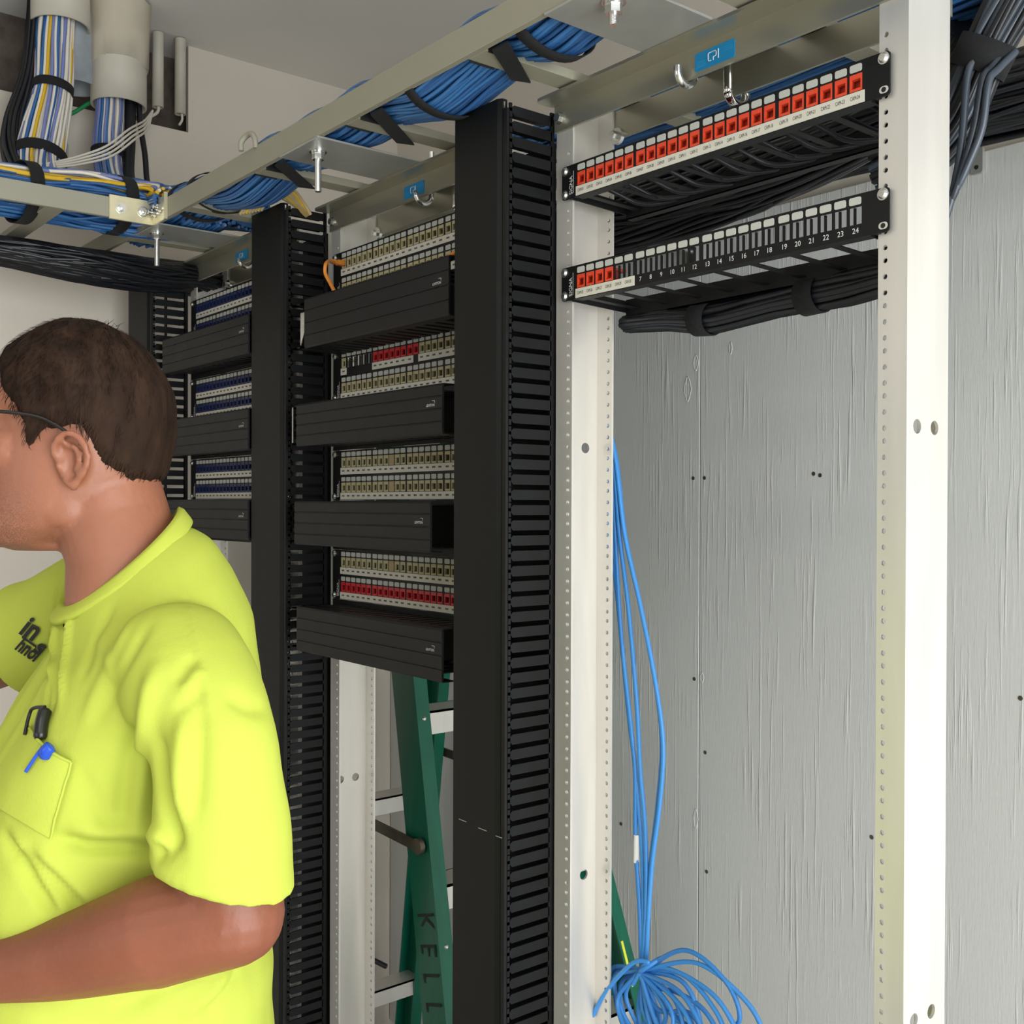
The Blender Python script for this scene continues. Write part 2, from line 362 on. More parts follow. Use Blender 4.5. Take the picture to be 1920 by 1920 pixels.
for ri, (rx, ry) in enumerate(RACKS):
    R = thing('equipment_rack', rack_lbl[ri], 'rack', (rx, ry, 0))
    for xo, sg in ((0, 1), (RW, -1)):
        mb = MB(); upright(mb, xo, sg, 0); mb.build('upright', M_alu, R)
        bs = MB(); bs.box((xo, -.15, 0), (xo+sg*.05, .23, .008)); bs.box((xo, -.15, .008), (xo+sg*.006, .23, .09)); bs.build('foot', M_alu, R)
    mb = MB(); top_angle(mb, -.0024, -1); mb.build('top_angle', M_alu_d, R)
    mb = MB(); top_angle(mb, .0762+.0024, 1); mb.build('top_angle', M_alu_d, R)
    for xx in (.012, RW-.012):
        for yy, s in ((-.0045, -1), (.0762+.0045, 1)):
            b_ = MB(); b_.cyl((xx, 2.112), .008, 'y', yy, yy+s*.0015, 16); b_.cyl((xx, 2.112), .0062, 'y', yy+s*.0015, yy+s*.007, 6, hexa=True)
            b_.build('bolt', M_zinc, R)
    for xx in (.040, RW-.040):   # inside bolts on the rear angle
        b_ = MB(); b_.cyl((xx, 2.098), .011, 'y', .071, .0765, 18); b_.cyl((xx, 2.098), .006, 'y', .062, .071, 6, hexa=True); b_.build('bolt', M_zinc, R)
    st = MB(); x0, x1, z0, z1 = .248, .306, 2.0998, 2.1208
    st.prism(round_rect(x0, z0, x1, z1, .0025), 'y', -.0052, -.0044)
    so = st.build('blue_sticker', M_sticker, R)
    # lettering CPI as outlined strokes
    lt = MB(); cx, cz, w, h = .2775, 2.1112, .0045, .006; Y = -.0055
    def stroke(pts): lt.tube([(p[0], Y, p[1]) for p in pts], .00055, 5)
    stroke([(cx-.0045, cz+h*.75), (cx-.0085, cz+h*.75), (cx-.0095, cz+h*.5), (cx-.0095, cz-h*.5), (cx-.0085, cz-h*.8), (cx-.0052, cz-h*.8)])
    stroke([(cx-.0085, cz+h*.75), (cx+.0012, cz+h*.75), (cx+.0022, cz+h*.5), (cx+.0022, cz-.0005), (cx+.0012, cz-.0015), (cx-.002, cz-.0015), (cx-.002, cz-h*.9)])
    stroke([(cx+.0055, cz+h*.85), (cx+.0055, cz-h*.9)])
    lt.build('sticker_lettering', M_white, so)
    bm_ = MB()
    for k in range(4): bm_.box((x0+.002, -.0054, z0+.004+k*.002), (x0+.0145, -.0052, z0+.0046+k*.002))
    for k in range(3): bm_.box((x1-.015, -.0054, z0+.011+k*.002), (x1-.003, -.0052, z0+.0115+k*.002))
    bm_.build('sticker_print', mat('faint_print%d' % ri, '2c93c4', .5), so)

# J bolts hooked over the top angles
jl = ['bright steel J bolt at the right rack\'s top angle, left of its blue sticker', 'large polished steel J bolt hanging behind the blue sticker of the right rack',
      'steel J bolt hooked across the lower edge of the middle rack\'s blue sticker', 'dull steel J bolt hanging beside the black upright cable manager at the middle rack',
      'steel J bolt hooked under the blue sticker of the left rack']
def jbolt(x, ytip, yb, zb, ztip, lab, r=.0042, m=None):
    mb = MB(); yc = (ytip+yb)/2; rr = abs(yb-ytip)/2
    pts = [(x, ytip, ztip)]
    for k in range(0, 13):
        a = PI+PI*k/12; pts.append((x, yc+rr*math.cos(a)*(1 if yb > ytip else -1), zb+rr+r+rr*math.sin(a)))
    pts.append((x, yb, 2.17)); mb.tube(catmull(pts, 40), r, 12); tag(mb.build('j_bolt', m or M_zinc), lab, 'bolt')
jbolt(.231, -.0165, .013, 2.087, 2.110, jl[0], .0046); jbolt(.266, .064, .032, 2.064, 2.084, jl[1], .0058, M_chrome)
jbolt(-.656+.300, .012, .042, 2.08, 2.094, jl[2]); jbolt(-.656+.352, .084, .052, 2.056, 2.072, jl[3], .0045)
jbolt(-1.271+.288, -.001, .03, 2.082, 2.094, jl[4])

# ------------------------------------------------------------------ patch panels
PA = (RW-.4826)/2; PS, PG = .0174, .0022; P0 = (RW-23*PS-3*PG)/2
portx = lambda i: P0+i*PS+PG*(i//6)
def jack_mesh(name, ma, mi_):
    mb = MB(); w, h = .0140, .0172
    # face frame with a stepped socket
    us = [-w/2, -.0054, .0054, w/2]; vs = [-h/2, -.0058, .0036, h/2]
    plate(mb, 'y', -.0012, .0018, us, vs, lambda i, j: 'x' if (i == 1 and j == 1) else None, 0)
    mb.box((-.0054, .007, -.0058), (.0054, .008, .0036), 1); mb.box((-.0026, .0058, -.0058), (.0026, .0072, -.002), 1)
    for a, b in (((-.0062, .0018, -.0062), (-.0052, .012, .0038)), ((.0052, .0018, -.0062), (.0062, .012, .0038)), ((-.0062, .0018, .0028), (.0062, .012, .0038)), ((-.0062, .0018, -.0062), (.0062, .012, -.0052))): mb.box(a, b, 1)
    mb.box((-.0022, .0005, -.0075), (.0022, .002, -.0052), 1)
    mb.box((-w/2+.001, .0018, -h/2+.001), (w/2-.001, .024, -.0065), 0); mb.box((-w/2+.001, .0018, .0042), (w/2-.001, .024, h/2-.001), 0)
    return mb.mesh(name, [ma, mi_])
JM = {'red': jack_mesh('jack_red', M_red, M_redi), 'crimson': jack_mesh('jack_crimson', M_redd, M_crdi), 'ivory': jack_mesh('jack_ivory', M_ivory, M_ivoi), 'navy': jack_mesh('jack_navy', M_navy, M_navi)}
def blank_mesh():
    mb = MB(); mb.box((-.0073, -.0012, -.0086), (.0073, .004, .0086)); return mb.mesh('blank', [M_ctan])
BL = blank_mesh()
def screw(mb, x, z, y=-.002, mi=0):
    mb.cyl((x, z), .0062, 'y', y, y-.001, 16, mi); mb.cyl((x, z), .0052, 'y', y-.001, y-.0036, 16, mi, .0034)
def patch_panel(ri, ztop, rows, label, jacks, tag_text=None, screws='four', strips=None, nums=None, cam=None, group=None, rear=True):
    rx, ry = RACKS[ri]
    T = thing('patch_bay', label, 'patch panel', (rx, ry-.0035, ztop), 0, group)
    h = rows*U-.0006
    # plate with port openings
    us = [PA+.012]
    for i in range(24): us += [portx(i)-.0073, portx(i)+.0073]
    us.append(RW-PA-.012)
    vs = [-h]
    for r in range(rows-1, -1, -1):
        t = -r*U
        vs += [t-.0302, t-.0126]
    vs.append(0)
    mb = MB()
    plate(mb, 'y', -.0018, .0, us, vs, lambda i, j: 'x' if (i % 2 == 1 and j % 2 == 1) else None)
    for s in (0, 1):
        a, b = (PA, PA+.012) if s == 0 else (RW-PA-.012, RW-PA)
        o = round_rect(a, -h, b, 0, .004)
        o = [((b if s == 0 else a) if abs(p[0]-(b if s == 0 else a)) < .0041 else p[0], p[1]) for p in o]
        o = [(p[0], (-h if p[1] < -h/2 else 0) if p[0] == (b if s == 0 else a) else p[1]) for p in o]
        mb.prism(o, 'y', -.0018, 0)
    mb.box((PA+.012, 0, -.0014), (RW-PA-.012, .014, 0)); mb.box((PA+.012, 0, -h), (RW-PA-.012, .014, -h+.0014))
    for r in range(rows):
        for i in range(24):
            if jacks(r, i) is None:   # empty opening: inner clip walls
                x = portx(i)
                mb.box((x-.0040, .001, -r*U-.0302), (x-.0020, .0035, -r*U-.0126))
    mb.build('panel_plate', M_blkp, T)
    # icon tabs
    for r in range(rows):
        tb = MB()
        for i in range(24):
            tb.prism(round_rect(portx(i)-.0068, -r*U-.0107, portx(i)+.0068, -r*U-.0030, .0018, 3), 'y', -.0026, -.0018)
        tb.build('icon_tab_row', M_tab, T)
    for r in range(rows):
        for i in range(24):
            k = jacks(r, i)
            if k is None: continue
            j = link('blank_insert' if k == 'blank' else 'jack', BL if k == 'blank' else JM[k], T); j.location = (portx(i), -.0012, -r*U-.0214)
    for (r, i0, i1, texts) in (strips or []):
        sp = MB(); sp.box((portx(i0)-.0100, -.0026, -r*U-.0428), (portx(i1)+.0100, -.0018, -r*U-.0308))
        so = sp.build('label_strip', M_strip, T)
        tm = MB()
        for i in range(i0, i1+1):
            if texts: text(tm, texts(i), (portx(i)-.0004, -.0028, -r*U-.0368), .0058, sx=.56)
            else:     # print too small to read in the photograph: plain dark dashes
                for q in range(4): tm.box((portx(i)-.0042+q*.0022, -.0028, -r*U-.0376-(q % 2)*.0003), (portx(i)-.0027+q*.0022, -.0027, -r*U-.0350))
        tm.build('strip_print', M_ink, so, fixn=False)
    if nums:
        nm = MB()
        for i in nums: text(nm, str(i+1), (portx(i)+.0006, -.0022, -.0368), .0078)
        nm.build('port_number', M_white, T, fixn=False)
    bt = MB(); text(bt, 'SIGNA', (PA+.0185, -.0022, -h+.017), .0085, ux=(0, 0, 1), uz=(-1, 0, 0)); bt.box((PA+.0225, -.0022, -h+.006), (PA+.0229, -.002, -h+.035))
    bt.build('maker_lettering', M_white, T, fixn=False)
    for x in (PA+.0065, RW-PA-.0065):
        for z in (-.0065, -h+.0065):
            if screws == 'open' and x > .3 and z < -.02: 
                continue
            sw = MB(); screw(sw, x, z); sw.build('rack_screw', M_zinc, T, fixn=False)
    if screws == 'open':
        so_ = MB(); so_.prism(round_rect(RW-PA-.0115, -h+.0030, RW-PA-.0015, -h+.0100, .0034), 'y', -.0021, -.0017)
        so_.build('slot', M_alu, T); s2 = MB(); s2.cyl((RW-PA-.0065, -h+.0065), .0026, 'y', -.0024, -.0018, 12); s2.build('slot_hole', M_ink, T)
    if rear:
        rb = MB()
        for x in (PA+.02, RW-PA-.02): rb.beam((x, .0, -h+.006), (x, .11, -h+.002), (0, 0, 1), .016, .0016)
        rb.box((PA+.02, .098, -h-.012), (RW-PA-.02, .112, -h-.0105)); rb.box((PA+.02, .098, -h-.012), (RW-PA-.02, .0995, -h+.012))
        for k in range(0, 24, 3): rb.beam((portx(k), .014, -h+.001), (portx(k)+.006, .1, -h-.004), (1, 0, 0), .010, .0012)
        rb.build('rear_cable_bar', M_blkp, T)
    return T
Z1 = 2.045
patch_panel(0, Z1, 1, 'upper black patch panel of the right rack, all twenty-four jacks red', lambda r, i: 'red', screws='open',
            strips=[(0, 0, 23, lambda i: 'CAM-%02d' % (i+1))])
patch_panel(0, Z1-3*U, 1, 'lower black patch panel of the right rack, mostly empty with four red jacks', lambda r, i: 'red' if i < 4 else None, screws='open',
            strips=[(0, 0, 5, lambda i: 'CAM-%02d' % (i+25))], nums=range(6, 24))
ZM = 2.0507
m_lb = ['two-row patch panel at the top of the middle rack, ivory jacks and orange cord', 'two-row patch panel of the middle rack with eight crimson jacks among ivory ones',
        'two-row patch panel of the middle rack with every jack ivory, third from the top', 'two-row patch panel at the bottom of the middle rack, lower row all crimson']
FU = lambda a: [(0, 0, 23, None), (1, 0, 23, None)]
patch_panel(1, ZM, 2, m_lb[0], lambda r, i: 'ivory', strips=FU(0), rear=False)
patch_panel(1, ZM-4*U, 2, m_lb[1], lambda r, i: ('ivory' if (r == 1 or i == 0 or i > 13) else ('crimson' if i > 5 else None)), strips=[(0, 0, 0, None), (0, 6, 12, None), (0, 14, 23, None), (1, 0, 23, None)], rear=False)
patch_panel(1, ZM-8*U, 2, m_lb[2], lambda r, i: 'blank' if i == 9 else 'ivory', strips=FU(0), rear=False)
patch_panel(1, ZM-12*U, 2, m_lb[3], lambda r, i: 'crimson' if r else ('blank' if i == 9 else 'ivory'), strips=FU(0), rear=False)
l_lb = ['two-row patch panel with navy jacks at the top of the left rack', 'two-row navy-jack patch panel of the left rack, just above ear height of the man', 'two-row navy-jack patch panel of the left rack, lowest of its three']
for k in range(3): patch_panel(2, ZM+.003-4*U*k, 2, l_lb[k], lambda r, i: 'navy', strips=FU(0), rear=False)

# ------------------------------------------------------------------ horizontal cable managers
def hmanager(ri, ztop, x0, x1, zc0, zc1, label, yc=-.080, hinge=True):
    rx, ry = RACKS[ri]
    T = thing('horizontal_cable_manager', label, 'cable manager', (rx, ry-.0035, ztop), 0, None)
    h = 2*U-.001; d = yc-(ry-.0035)
    mb = MB(); mb.box((PA, -.0018, -h), (RW-PA, 0, 0)); mb.build('back_panel', M_blkp, T)
    for zz in (zc0-ztop-.006, zc1-ztop+.004):
        cb = MB(); n = 16
        xa, xb = PA+.03, RW-PA-.03
        cb.box((xa, d+.006, zz), (xb, d+.012, zz+.002))
        for k in range(n):
            a = xa+(xb-xa)*k/n; cb.box((a, d+.006, zz), (a+(xb-xa)/n*.62, -.0018, zz+.002))
        cb.build('finger_comb', M_blkp, T)
    cv = MB()
    prof = []
    a0, a1 = zc0-ztop, zc1-ztop
    ys = [(d+.022, a0), (d+.002, a0), (d, a0-.003)]
    g = 3
    for k in range(1, g+1):
        zz = a0+(a1-a0)*k/(g+1); ys += [(d, zz+.0012), (d+.0012, zz+.0006), (d+.0012, zz-.0006), (d, zz-.0012)]
    ys += [(d, a1+.003), (d+.002, a1), (d+.022, a1), (d+.022, a1+.0016), (d+.0036, a1+.0016), (d+.0036, a0-.0016), (d+.022, a0-.0016)]
    cv.prism(ys, 'x', x0-rx, x1-rx)
    co = cv.build('snap_cover', M_blkp, T)
    tx = MB(); lx = x1-rx-.028; lz = (a0+a1)/2+.006
    text(tx, 'LEVITON', (lx, d-.0006, lz), .0052, sx=1.0); tx.box((lx+.004, d-.0006, lz+.0062), (lx+.010, d-.0004, lz+.0066)); tx.box((lx+.010, d-.0006, lz+.003), (lx+.0104, d-.0004, lz+.0066))
    tx.build('maker_lettering', M_white, co, fixn=False)
    return T
hl = ['black horizontal cable manager under the orange cord, topmost in the middle rack', 'black horizontal cable manager below the crimson-jack row of the middle rack, second from top',
      'black horizontal cable manager of the middle rack, third down, cover slid left', 'lowest black horizontal cable manager of the middle rack, just above the green ladder']
for k, (x0, x1, a, b) in enumerate(((-.556, -.136, 1.947, 1.863), (-.584, -.151, 1.770, 1.698), (-.590, -.180, 1.604, 1.530), (-.581, -.150, 1.424, 1.348))):
    hmanager(1, ZM-2*U-4*U*k, x0, x1, a, b, hl[k])
hl3 = ['topmost black horizontal cable manager of the left rack', 'second black horizontal cable manager of the left rack, level with the man\'s ear', 'lowest black horizontal cable manager of the left rack, by the yellow collar']
for k, (x0, x1, a, b) in enumerate(((-1.231, -.803, 1.958, 1.883), (-1.22, -.803, 1.780, 1.702), (-1.22, -.803, 1.608, 1.531))):
    hmanager(2, ZM+.003-2*U-4*U*k, x0, x1, a, b, hl3[k], yc=-.066)
# metal hinge strips by the left ends of two covers
for (x, y, z0, z1, lab) in ((-.573, -.078, 1.870, 1.925, 'bent bright metal latch plate left of the topmost middle cover'), (-.603, -.078, 1.705, 1.766, 'thin bright latch rod left of the second middle cover')):
    mb = MB(); mb.prism([(x, z0), (x+.001, z0), (x+.014, z0+.022), (x+.014, z1), (x, z1)] if z0 > 1.8 else [(x, z0), (x+.003, z0), (x+.003, z1), (x, z1)], 'y', y, y+.0015)
    tag(mb.build('latch_plate', M_zinc), lab, 'latch')

# ------------------------------------------------------------------ vertical cable managers
vl = ['tall black vertical cable manager between the middle rack and the bare right rack', 'tall black vertical cable manager between the left rack and the middle rack', 'tall black vertical cable manager left of the left rack, by the beige wall']
VM = [(-.1175, -.004, -.086, 2.124, 0), (-.800, -.664, -.062, 2.135, 1), (-1.411, -1.275, -.078, 2.12, 2)]
for (x0, x1, yf, zt, k) in VM:
    T = thing('vertical_cable_manager', vl[k], 'cable manager', ((x0+x1)/2, yf, 0), 0, None)
    cx = (x0+x1)/2; X0, X1 = x0-cx, x1-cx; dep = .085
    mb = MB(); pts = [(X0, .012), (X0, .004), (X0+.004, 0), (X1-.016, 0), (X1-.010, .004), (X1-.010, .012)]
    mb.prism(pts, 'z', .02, zt+.004); o = mb.build('door', M_blk, T)
    tr = MB(); tr.box((X1-.0105, .0052, .02), (X1-.0085, .0075, zt)); tr.build('door_edge_trim', M_zinc, T)
    hs = MB(); hs.box((X1-.0085, .004, .02), (X1-.001, .0085, zt-.01)); hs.box((X0+.001, .004+.009, .02), (X0+.006, .0185, zt-.01)); hs.build('hinge_strip', M_blkp, T)
    for sx, nm in (((1, 'cable_fingers'), (-1, 'cable_fingers')) if k < 2 else ((1, 'cable_fingers'),)):
        fb = MB(); xx = X1-.003 if sx > 0 else X0
        z = zt-.012; pitch = .02
        while z > .05:
            zc = z
            fb.prism([(.0085, zc-.0015), (.0115, zc-.0015), (.016, zc-.0066), (dep-.004, zc-.0066), (dep-.004, zc+.0066), (.016, zc+.0066), (.0115, zc+.0025), (.0085, zc+.0025)], 'x', xx, xx+.003)
            fb.box((xx-(.009 if sx > 0 else -.003), .016, zc-.0058), (xx+(.0 if sx > 0 else .012), dep-.01, zc-.0048))
            z -= pitch
            # finger tip clip
            fb.box((xx, .0085, zc-.0098+.0006), (xx+.003, .0125, zc+.0098-.0006))
        fb.box((xx, dep-.006, .03), (xx+.003, dep, zt)); fb.box((xx, .0115, .03), (xx+.003, .0135, zt)) if False else None
        fb.build(nm, M_fing, T)
    mb = MB()
    if k < 2: mb.box((X0, dep, .0), (X1, dep+.003, zt-.04)); mb.box((X0+.03, dep+.003, 0), (X1-.03, dep+.05, zt-.12))
    else:
        for z in (.02, .5, 1.0, 1.45, zt-.03): mb.box((X0, dep, z), (X1, dep+.003, z+.03))
        mb.box((X0, dep, 0), (X0+.012, dep+.003, zt)); mb.box((X1-.012, dep, 0), (X1, dep+.003, zt))
    mb.box((X0, .0, 0), (X1, dep, .02)); mb.build('spine', M_blk, T)
    if k == 0:
        wl = MB()
        for (a, b) in ((.018, .035), (.062, .08), (.1, .112)): wl.box((X0+a, -.0006, 1.170-a*.04), (X0+b, 0, 1.1706-a*.04))
        wl.build('scratch_mark', M_tab, T)

# ------------------------------------------------------------------ ladder racks
def rung(mb, a, b, side): mb.beam(a, b, side, .034, .012)
SF, SR, ZS = -.1845, .267, 2.1378
T = thing('ladder_rack', 'grey-beige ladder rack running over the tops of the racks, carrying the blue bundle', 'cable tray', (0, 0, ZS))
for y in (SF, SR-.0095):
    mb = MB(); mb.box((-1.435, y, 0), (1.45, y+.0095, .038)); bevel(mb.build('stringer', M_tray, T), .0008, 1)
xr = .0545
while xr > -1.3:
    mb = MB(); mb.box((xr-.0175, SF+.0095, .0), (xr+.0175, SR-.0095, .012)); bevel(mb.build('rung', M_tray, T), .0008, 1); xr -= .292
xr = .0545+.292
while xr < 1.4:
    mb = MB(); mb.box((xr-.0175, SF+.0095, .0), (xr+.0175, SR-.0095, .012)); bevel(mb.build('rung', M_tray, T), .0008, 1); xr += .292
LX1, LX0 = -.966, -1.424
T = thing('ladder_rack', 'grey-beige ladder rack at the left edge, meeting the main run at the corner bracket', 'cable tray', (0, 0, ZS))
for x in (LX0, LX1-.0095):
    mb = MB(); mb.box((x, -2.2, 0), (x+.0095, SF-.0004, .038)); bevel(mb.build('stringer', M_tray, T), .0008, 1)
for y in (-.365, -.66, -.95, -1.25, -1.55, -1.85):
    mb = MB(); mb.box((LX0+.0095, y-.0175, 0), (LX1-.0095, y+.0175, .012)); bevel(mb.build('rung', M_tray, T), .0008, 1)
# corner bracket
T = thing('corner_bracket', 'yellowish L bracket with four bolts joining the two ladder racks', 'bracket', (LX1, SF, ZS))
mb = MB(); mb.box((-.0002, -.086, -.004), (.0038, -.0002, .042)); mb.box((.0038, -.0040, -.004), (.066, -.0002, .042)); bevel(mb.build('bracket_plate', M_gold, T), .0008, 1)
for (y, z) in ((-.064, .019), (-.023, .019)):
    b_ = MB(); b_.cyl((y, z), .0105, 'x', .0038, .0054, 20); b_.cyl((y, z), .0068, 'x', .0054, .011, 6, hexa=True); b_.cyl((y, z), .0036, 'x', .011, .014, 12); b_.build('bolt', M_zinc, T)
for (x, z) in ((.018, .017), (.044, .021)):
    b_ = MB(); b_.cyl((x, z), .0105, 'y', -.0040, -.0056, 20); b_.cyl((x, z), .0068, 'y', -.0056, -.011, 6, hexa=True); b_.cyl((x, z), .0036, 'y', -.011, -.018, 12); b_.build('bolt', M_zinc, T)
mb = MB(); mb.box((.066, -.007, -.004), (.070, -.0002, .046)); mb.build('bracket_lip', M_gold, T)
# mounting plates
pl = ['wide steel mounting plate beneath the ladder rack over the right rack', 'wide steel mounting plate beneath the ladder rack over the middle rack', 'wide steel mounting plate beneath the corner of the ladder racks over the left rack']
for k, (x0, x1, bx, by, L) in enumerate(((.190, .300, .262, -.150, .012), (-.438, -.316, -.372, -.155, .048), (-1.058, -.945, -1.015, -.16, .052))):
    T = thing('mounting_plate', pl[k], 'plate', (x0, SF+.004, ZS-.0003))
    mb = MB(); mb.box((0, -.006, -.0032), (x1-x0, .30, 0)); bevel(mb.build('plate', M_traym, T), .0008, 1)
    b_ = MB(); u, v = bx-x0, by-(SF+.004)
    b_.cyl((u, v), .0135, 'z', -.0050, -.0032, 22); b_.cyl((u, v), .0105, 'z', -.0078, -.0050, 20); b_.cyl((u, v), .0095, 'z', -.0165, -.0078, 6, hexa=True); b_.cyl((u, v), .0048, 'z', -.0165-L, -.0165, 12)
    for q in range(int(L/.0016)): b_.cyl((u, v), .0051, 'z', -.0165-q*.0016-.0008, -.0165-q*.0016, 12)
    b_.build('bolt', M_zinc, T)
# bent rod loop on top of the stringer
mb = MB(); mb.tube(catmull([(-.553, -.196, 2.172), (-.553, -.196, 2.186), (-.545, -.19, 2.196), (-.532, -.188, 2.196), (-.524, -.186, 2.186), (-.524, -.184, 2.172)], 24), .0045, 10)
tag(mb.build('rod_loop', M_tray), 'small bent rod loop standing on the long stringer above the middle rack', 'clip')

# ------------------------------------------------------------------ cable bundles
def bundle(path, ru, rv, n, rs, cols, seed, steps=70, ref=(0, 0, 1), wob=.25, twist=.6, sides=5, core=True, wave=5):
    R_ = random.Random(seed); C = catmull(path, steps); mb = MB(); ref = Vector(ref)
    F = []
    for i, p in enumerate(C):
        t = (C[min(i+1, steps)]-C[max(i-1, 0)]).normalized()
        s = t.cross(ref); s = s.normalized() if s.length > .05 else F[-1][1]
        F.append((p, s, s.cross(t)))
    fr = lambda q, k: q[min(int(k), len(q)-1)] if isinstance(q, (list, tuple)) else q
    def rad(q, i):
        if isinstance(q, (list, tuple)):
            x = i/steps*(len(q)-1); a = int(min(x, len(q)-2)); return q[a]*(1-(x-a))+q[a+1]*(x-a)
        return q
    for k in range(n):
        a0 = 2*PI*(k+R_.uniform(-.3, .3))/n*(1); q0 = 1.0 if k % 4 else .88; ph = R_.uniform(0, 6.28); sp = R_.uniform(.6, 1.6)
        tw = R_.uniform(-twist, twist); pts = []
        for i in range(steps+1):
            x = i/steps; p, s, u = F[i]
            a = a0+tw*math.sin(x*wave*sp+ph); q = q0+wob*.12*math.sin(x*wave*2.3*sp+ph*2)
            pts.append(p+s*(rad(ru, i)*q*math.cos(a))+u*(rad(rv, i)*q*math.sin(a)))
        mb.tube(pts, rs, sides, cols(k, a0, R_))
    if core:
        mb.loft([[F[i][0]+F[i][1]*(rad(ru, i)*.86*math.cos(2*PI*j/20))+F[i][2]*(rad(rv, i)*.86*math.sin(2*PI*j/20)) for j in range(20)] for i in range(steps+1)], cols(0, 0, R_))
    return mb, F
def strap(path, F=None, w=.012, i=0, ru=.06, rv=.05, tail=None, parent=None):
    """flat band around a bundle at centre-line frame i"""
    p, s, u = F[i]; t = s.cross(u).normalized(); mb = MB(); rings = []
    for k in range(33):
        a = 2*PI*k/32; c = s*math.cos(a)*ru+u*math.sin(a)*rv; c2 = c*(1+.0018/c.length)
        rings.append([p+c-t*w, p+c+t*w, p+c2+t*w, p+c2-t*w])
    mb.loft(rings, cap=False)
    o = mb.build('hook_and_loop_strap', M_velcro, parent); return o
blue3 = lambda k, a, R_: R_.choice((0, 1, 2))
Bm = M_cab+[M_cwht, M_cyel, M_clav]
# main blue run
BXS = [-1.20, -.98, -.82, -.67, -.53, -.46, -.38, -.31, -.2375, -.165, -.09, -.02, .0545, .12, .18, .245, .31, .38, .6, .9, 1.4]
BZS = [2.182, 2.176, 2.174, 2.156, 2.174, 2.168, 2.172, 2.168, 2.174, 2.162, 2.152, 2.162, 2.174, 2.160, 2.168, 2.173, 2.171, 2.168, 2.170, 2.172, 2.172]
bx = [(x, -.121, z) for x, z in zip(BXS, BZS)]
brv = [.030 if z < 2.160 else .0265 for z in BZS]; brv[0] = brv[1] = .034
mb, F = bundle(bx, .056, brv, 74, .0032, blue3, 3, 170, twist=.14, wave=22, wob=.16)
B1 = tag(mb.build('cable_bundle', Bm, fixn=False), 'thick bundle of blue network cables lying in the ladder rack over the racks', 'cable bundle')
def idx(F, x): return min(range(len(F)), key=lambda i: abs(F[i][0].x-x))
for x in (-.90, -.80, -.09, .13): strap(None, F, .0085, idx(F, x), .0605, .0345, parent=B1)
# tails and wraps on the rungs
def rung_strap(x0, x1, xt, yt, xr_, lab):
    """band looped over the bundle and round the rung, its pointed tail hanging back under the tray"""
    mb = MB(); z = ZS-.0008
    mb.prism([(x0, -.174), (x1, -.174), (xt+.006, yt+.012), (xt-.002, yt-.014)], 'z', z-.0032, z-.0008)
    for dx in (-.0195, .0175): mb.box((xr_+dx, -.172, z-.001), (xr_+dx+.002, -.135, z+.040))
    mb.box((xr_-.0195, -.172, z+.040), (xr_+.0195, -.135, z+.042))
    tag(mb.build('hook_and_loop_strap', M_velcro), lab, 'strap')
rung_strap(.082, .112, .030, -.088, .0545, 'black strap wrapped on the rung by the right rack\'s top corner')
rung_strap(-.190, -.160, -.262, -.070, -.2375, 'black strap with pointed tail on the rung left of the tall black manager')
rung_strap(-.478, -.448, -.556, -.076, -.5295, 'black strap on the rung above the tan and yellow cables')
# left run: blue with white and yellow, seen above the stringer
def lcols(k, a, R_):
    a = (a+PI) % (2*PI)-PI
    if -.5 < a < .25: return R_.choice((0, 1, 2))
    if .25 <= a < .62: return R_.choice((4, 4, 3, 4))
    if .62 <= a < 1.0: return R_.choice((3, 4, 3, 5))
    return R_.choice((0, 1, 2)) if R_.random() < .85 else R_.choice((3, 5))
lb = [(-1.08, -1.7, 2.18), (-1.07, -.9, 2.178), (-1.07, -.6, 2.18), (-1.075, -.40, 2.184), (-1.08, -.28, 2.192), (-1.08, -.18, 2.192), (-1.03, -.11, 2.186), (-.93, -.11, 2.178)]
mb, F = bundle(lb, .085, [.038, .038, .04, .042, .05, .052, .048, .034], 84, .0036, lcols, 8, 90, twist=.25, wave=12)
B2 = tag(mb.build('cable_bundle', Bm, fixn=False), 'bundle of blue, white and yellow cables in the left ladder rack', 'cable bundle')
def idy(F, y): return min(range(len(F)), key=lambda i: abs(F[i][0].y-y))
for y in (-.40, -.215): strap(None, F, .012, idy(F, y), .092, .054, parent=B2)
# top layer of blue over the corner
mb, F = bundle([(-1.12, -.36, 2.205), (-1.12, -.22, 2.222), (-1.12, -.08, 2.222), (-1.04, .0, 2.205), (-.93, .0, 2.180)], .05, .030, 40, .0036, blue3, 12, 50, twist=.3, wave=6)
tag(mb.build('cable_bundle', Bm, fixn=False), 'blue cables heaped over the corner where the ladder racks meet', 'cable bundle')
# second blue run behind the racks
mb, F = bundle([(-.6, .19, 2.2), (-.2, .2, 2.185), (.1, .205, 2.178), (.4, .21, 2.185), (.8, .215, 2.19), (1.4, .22, 2.2)], .045, .03, 46, .0034, blue3, 21, 60, twist=.3, wave=9)
tag(mb.build('cable_bundle', Bm, fixn=False), 'blue cable bundle in the rear half of the ladder rack, seen behind the right rack', 'cable bundle')
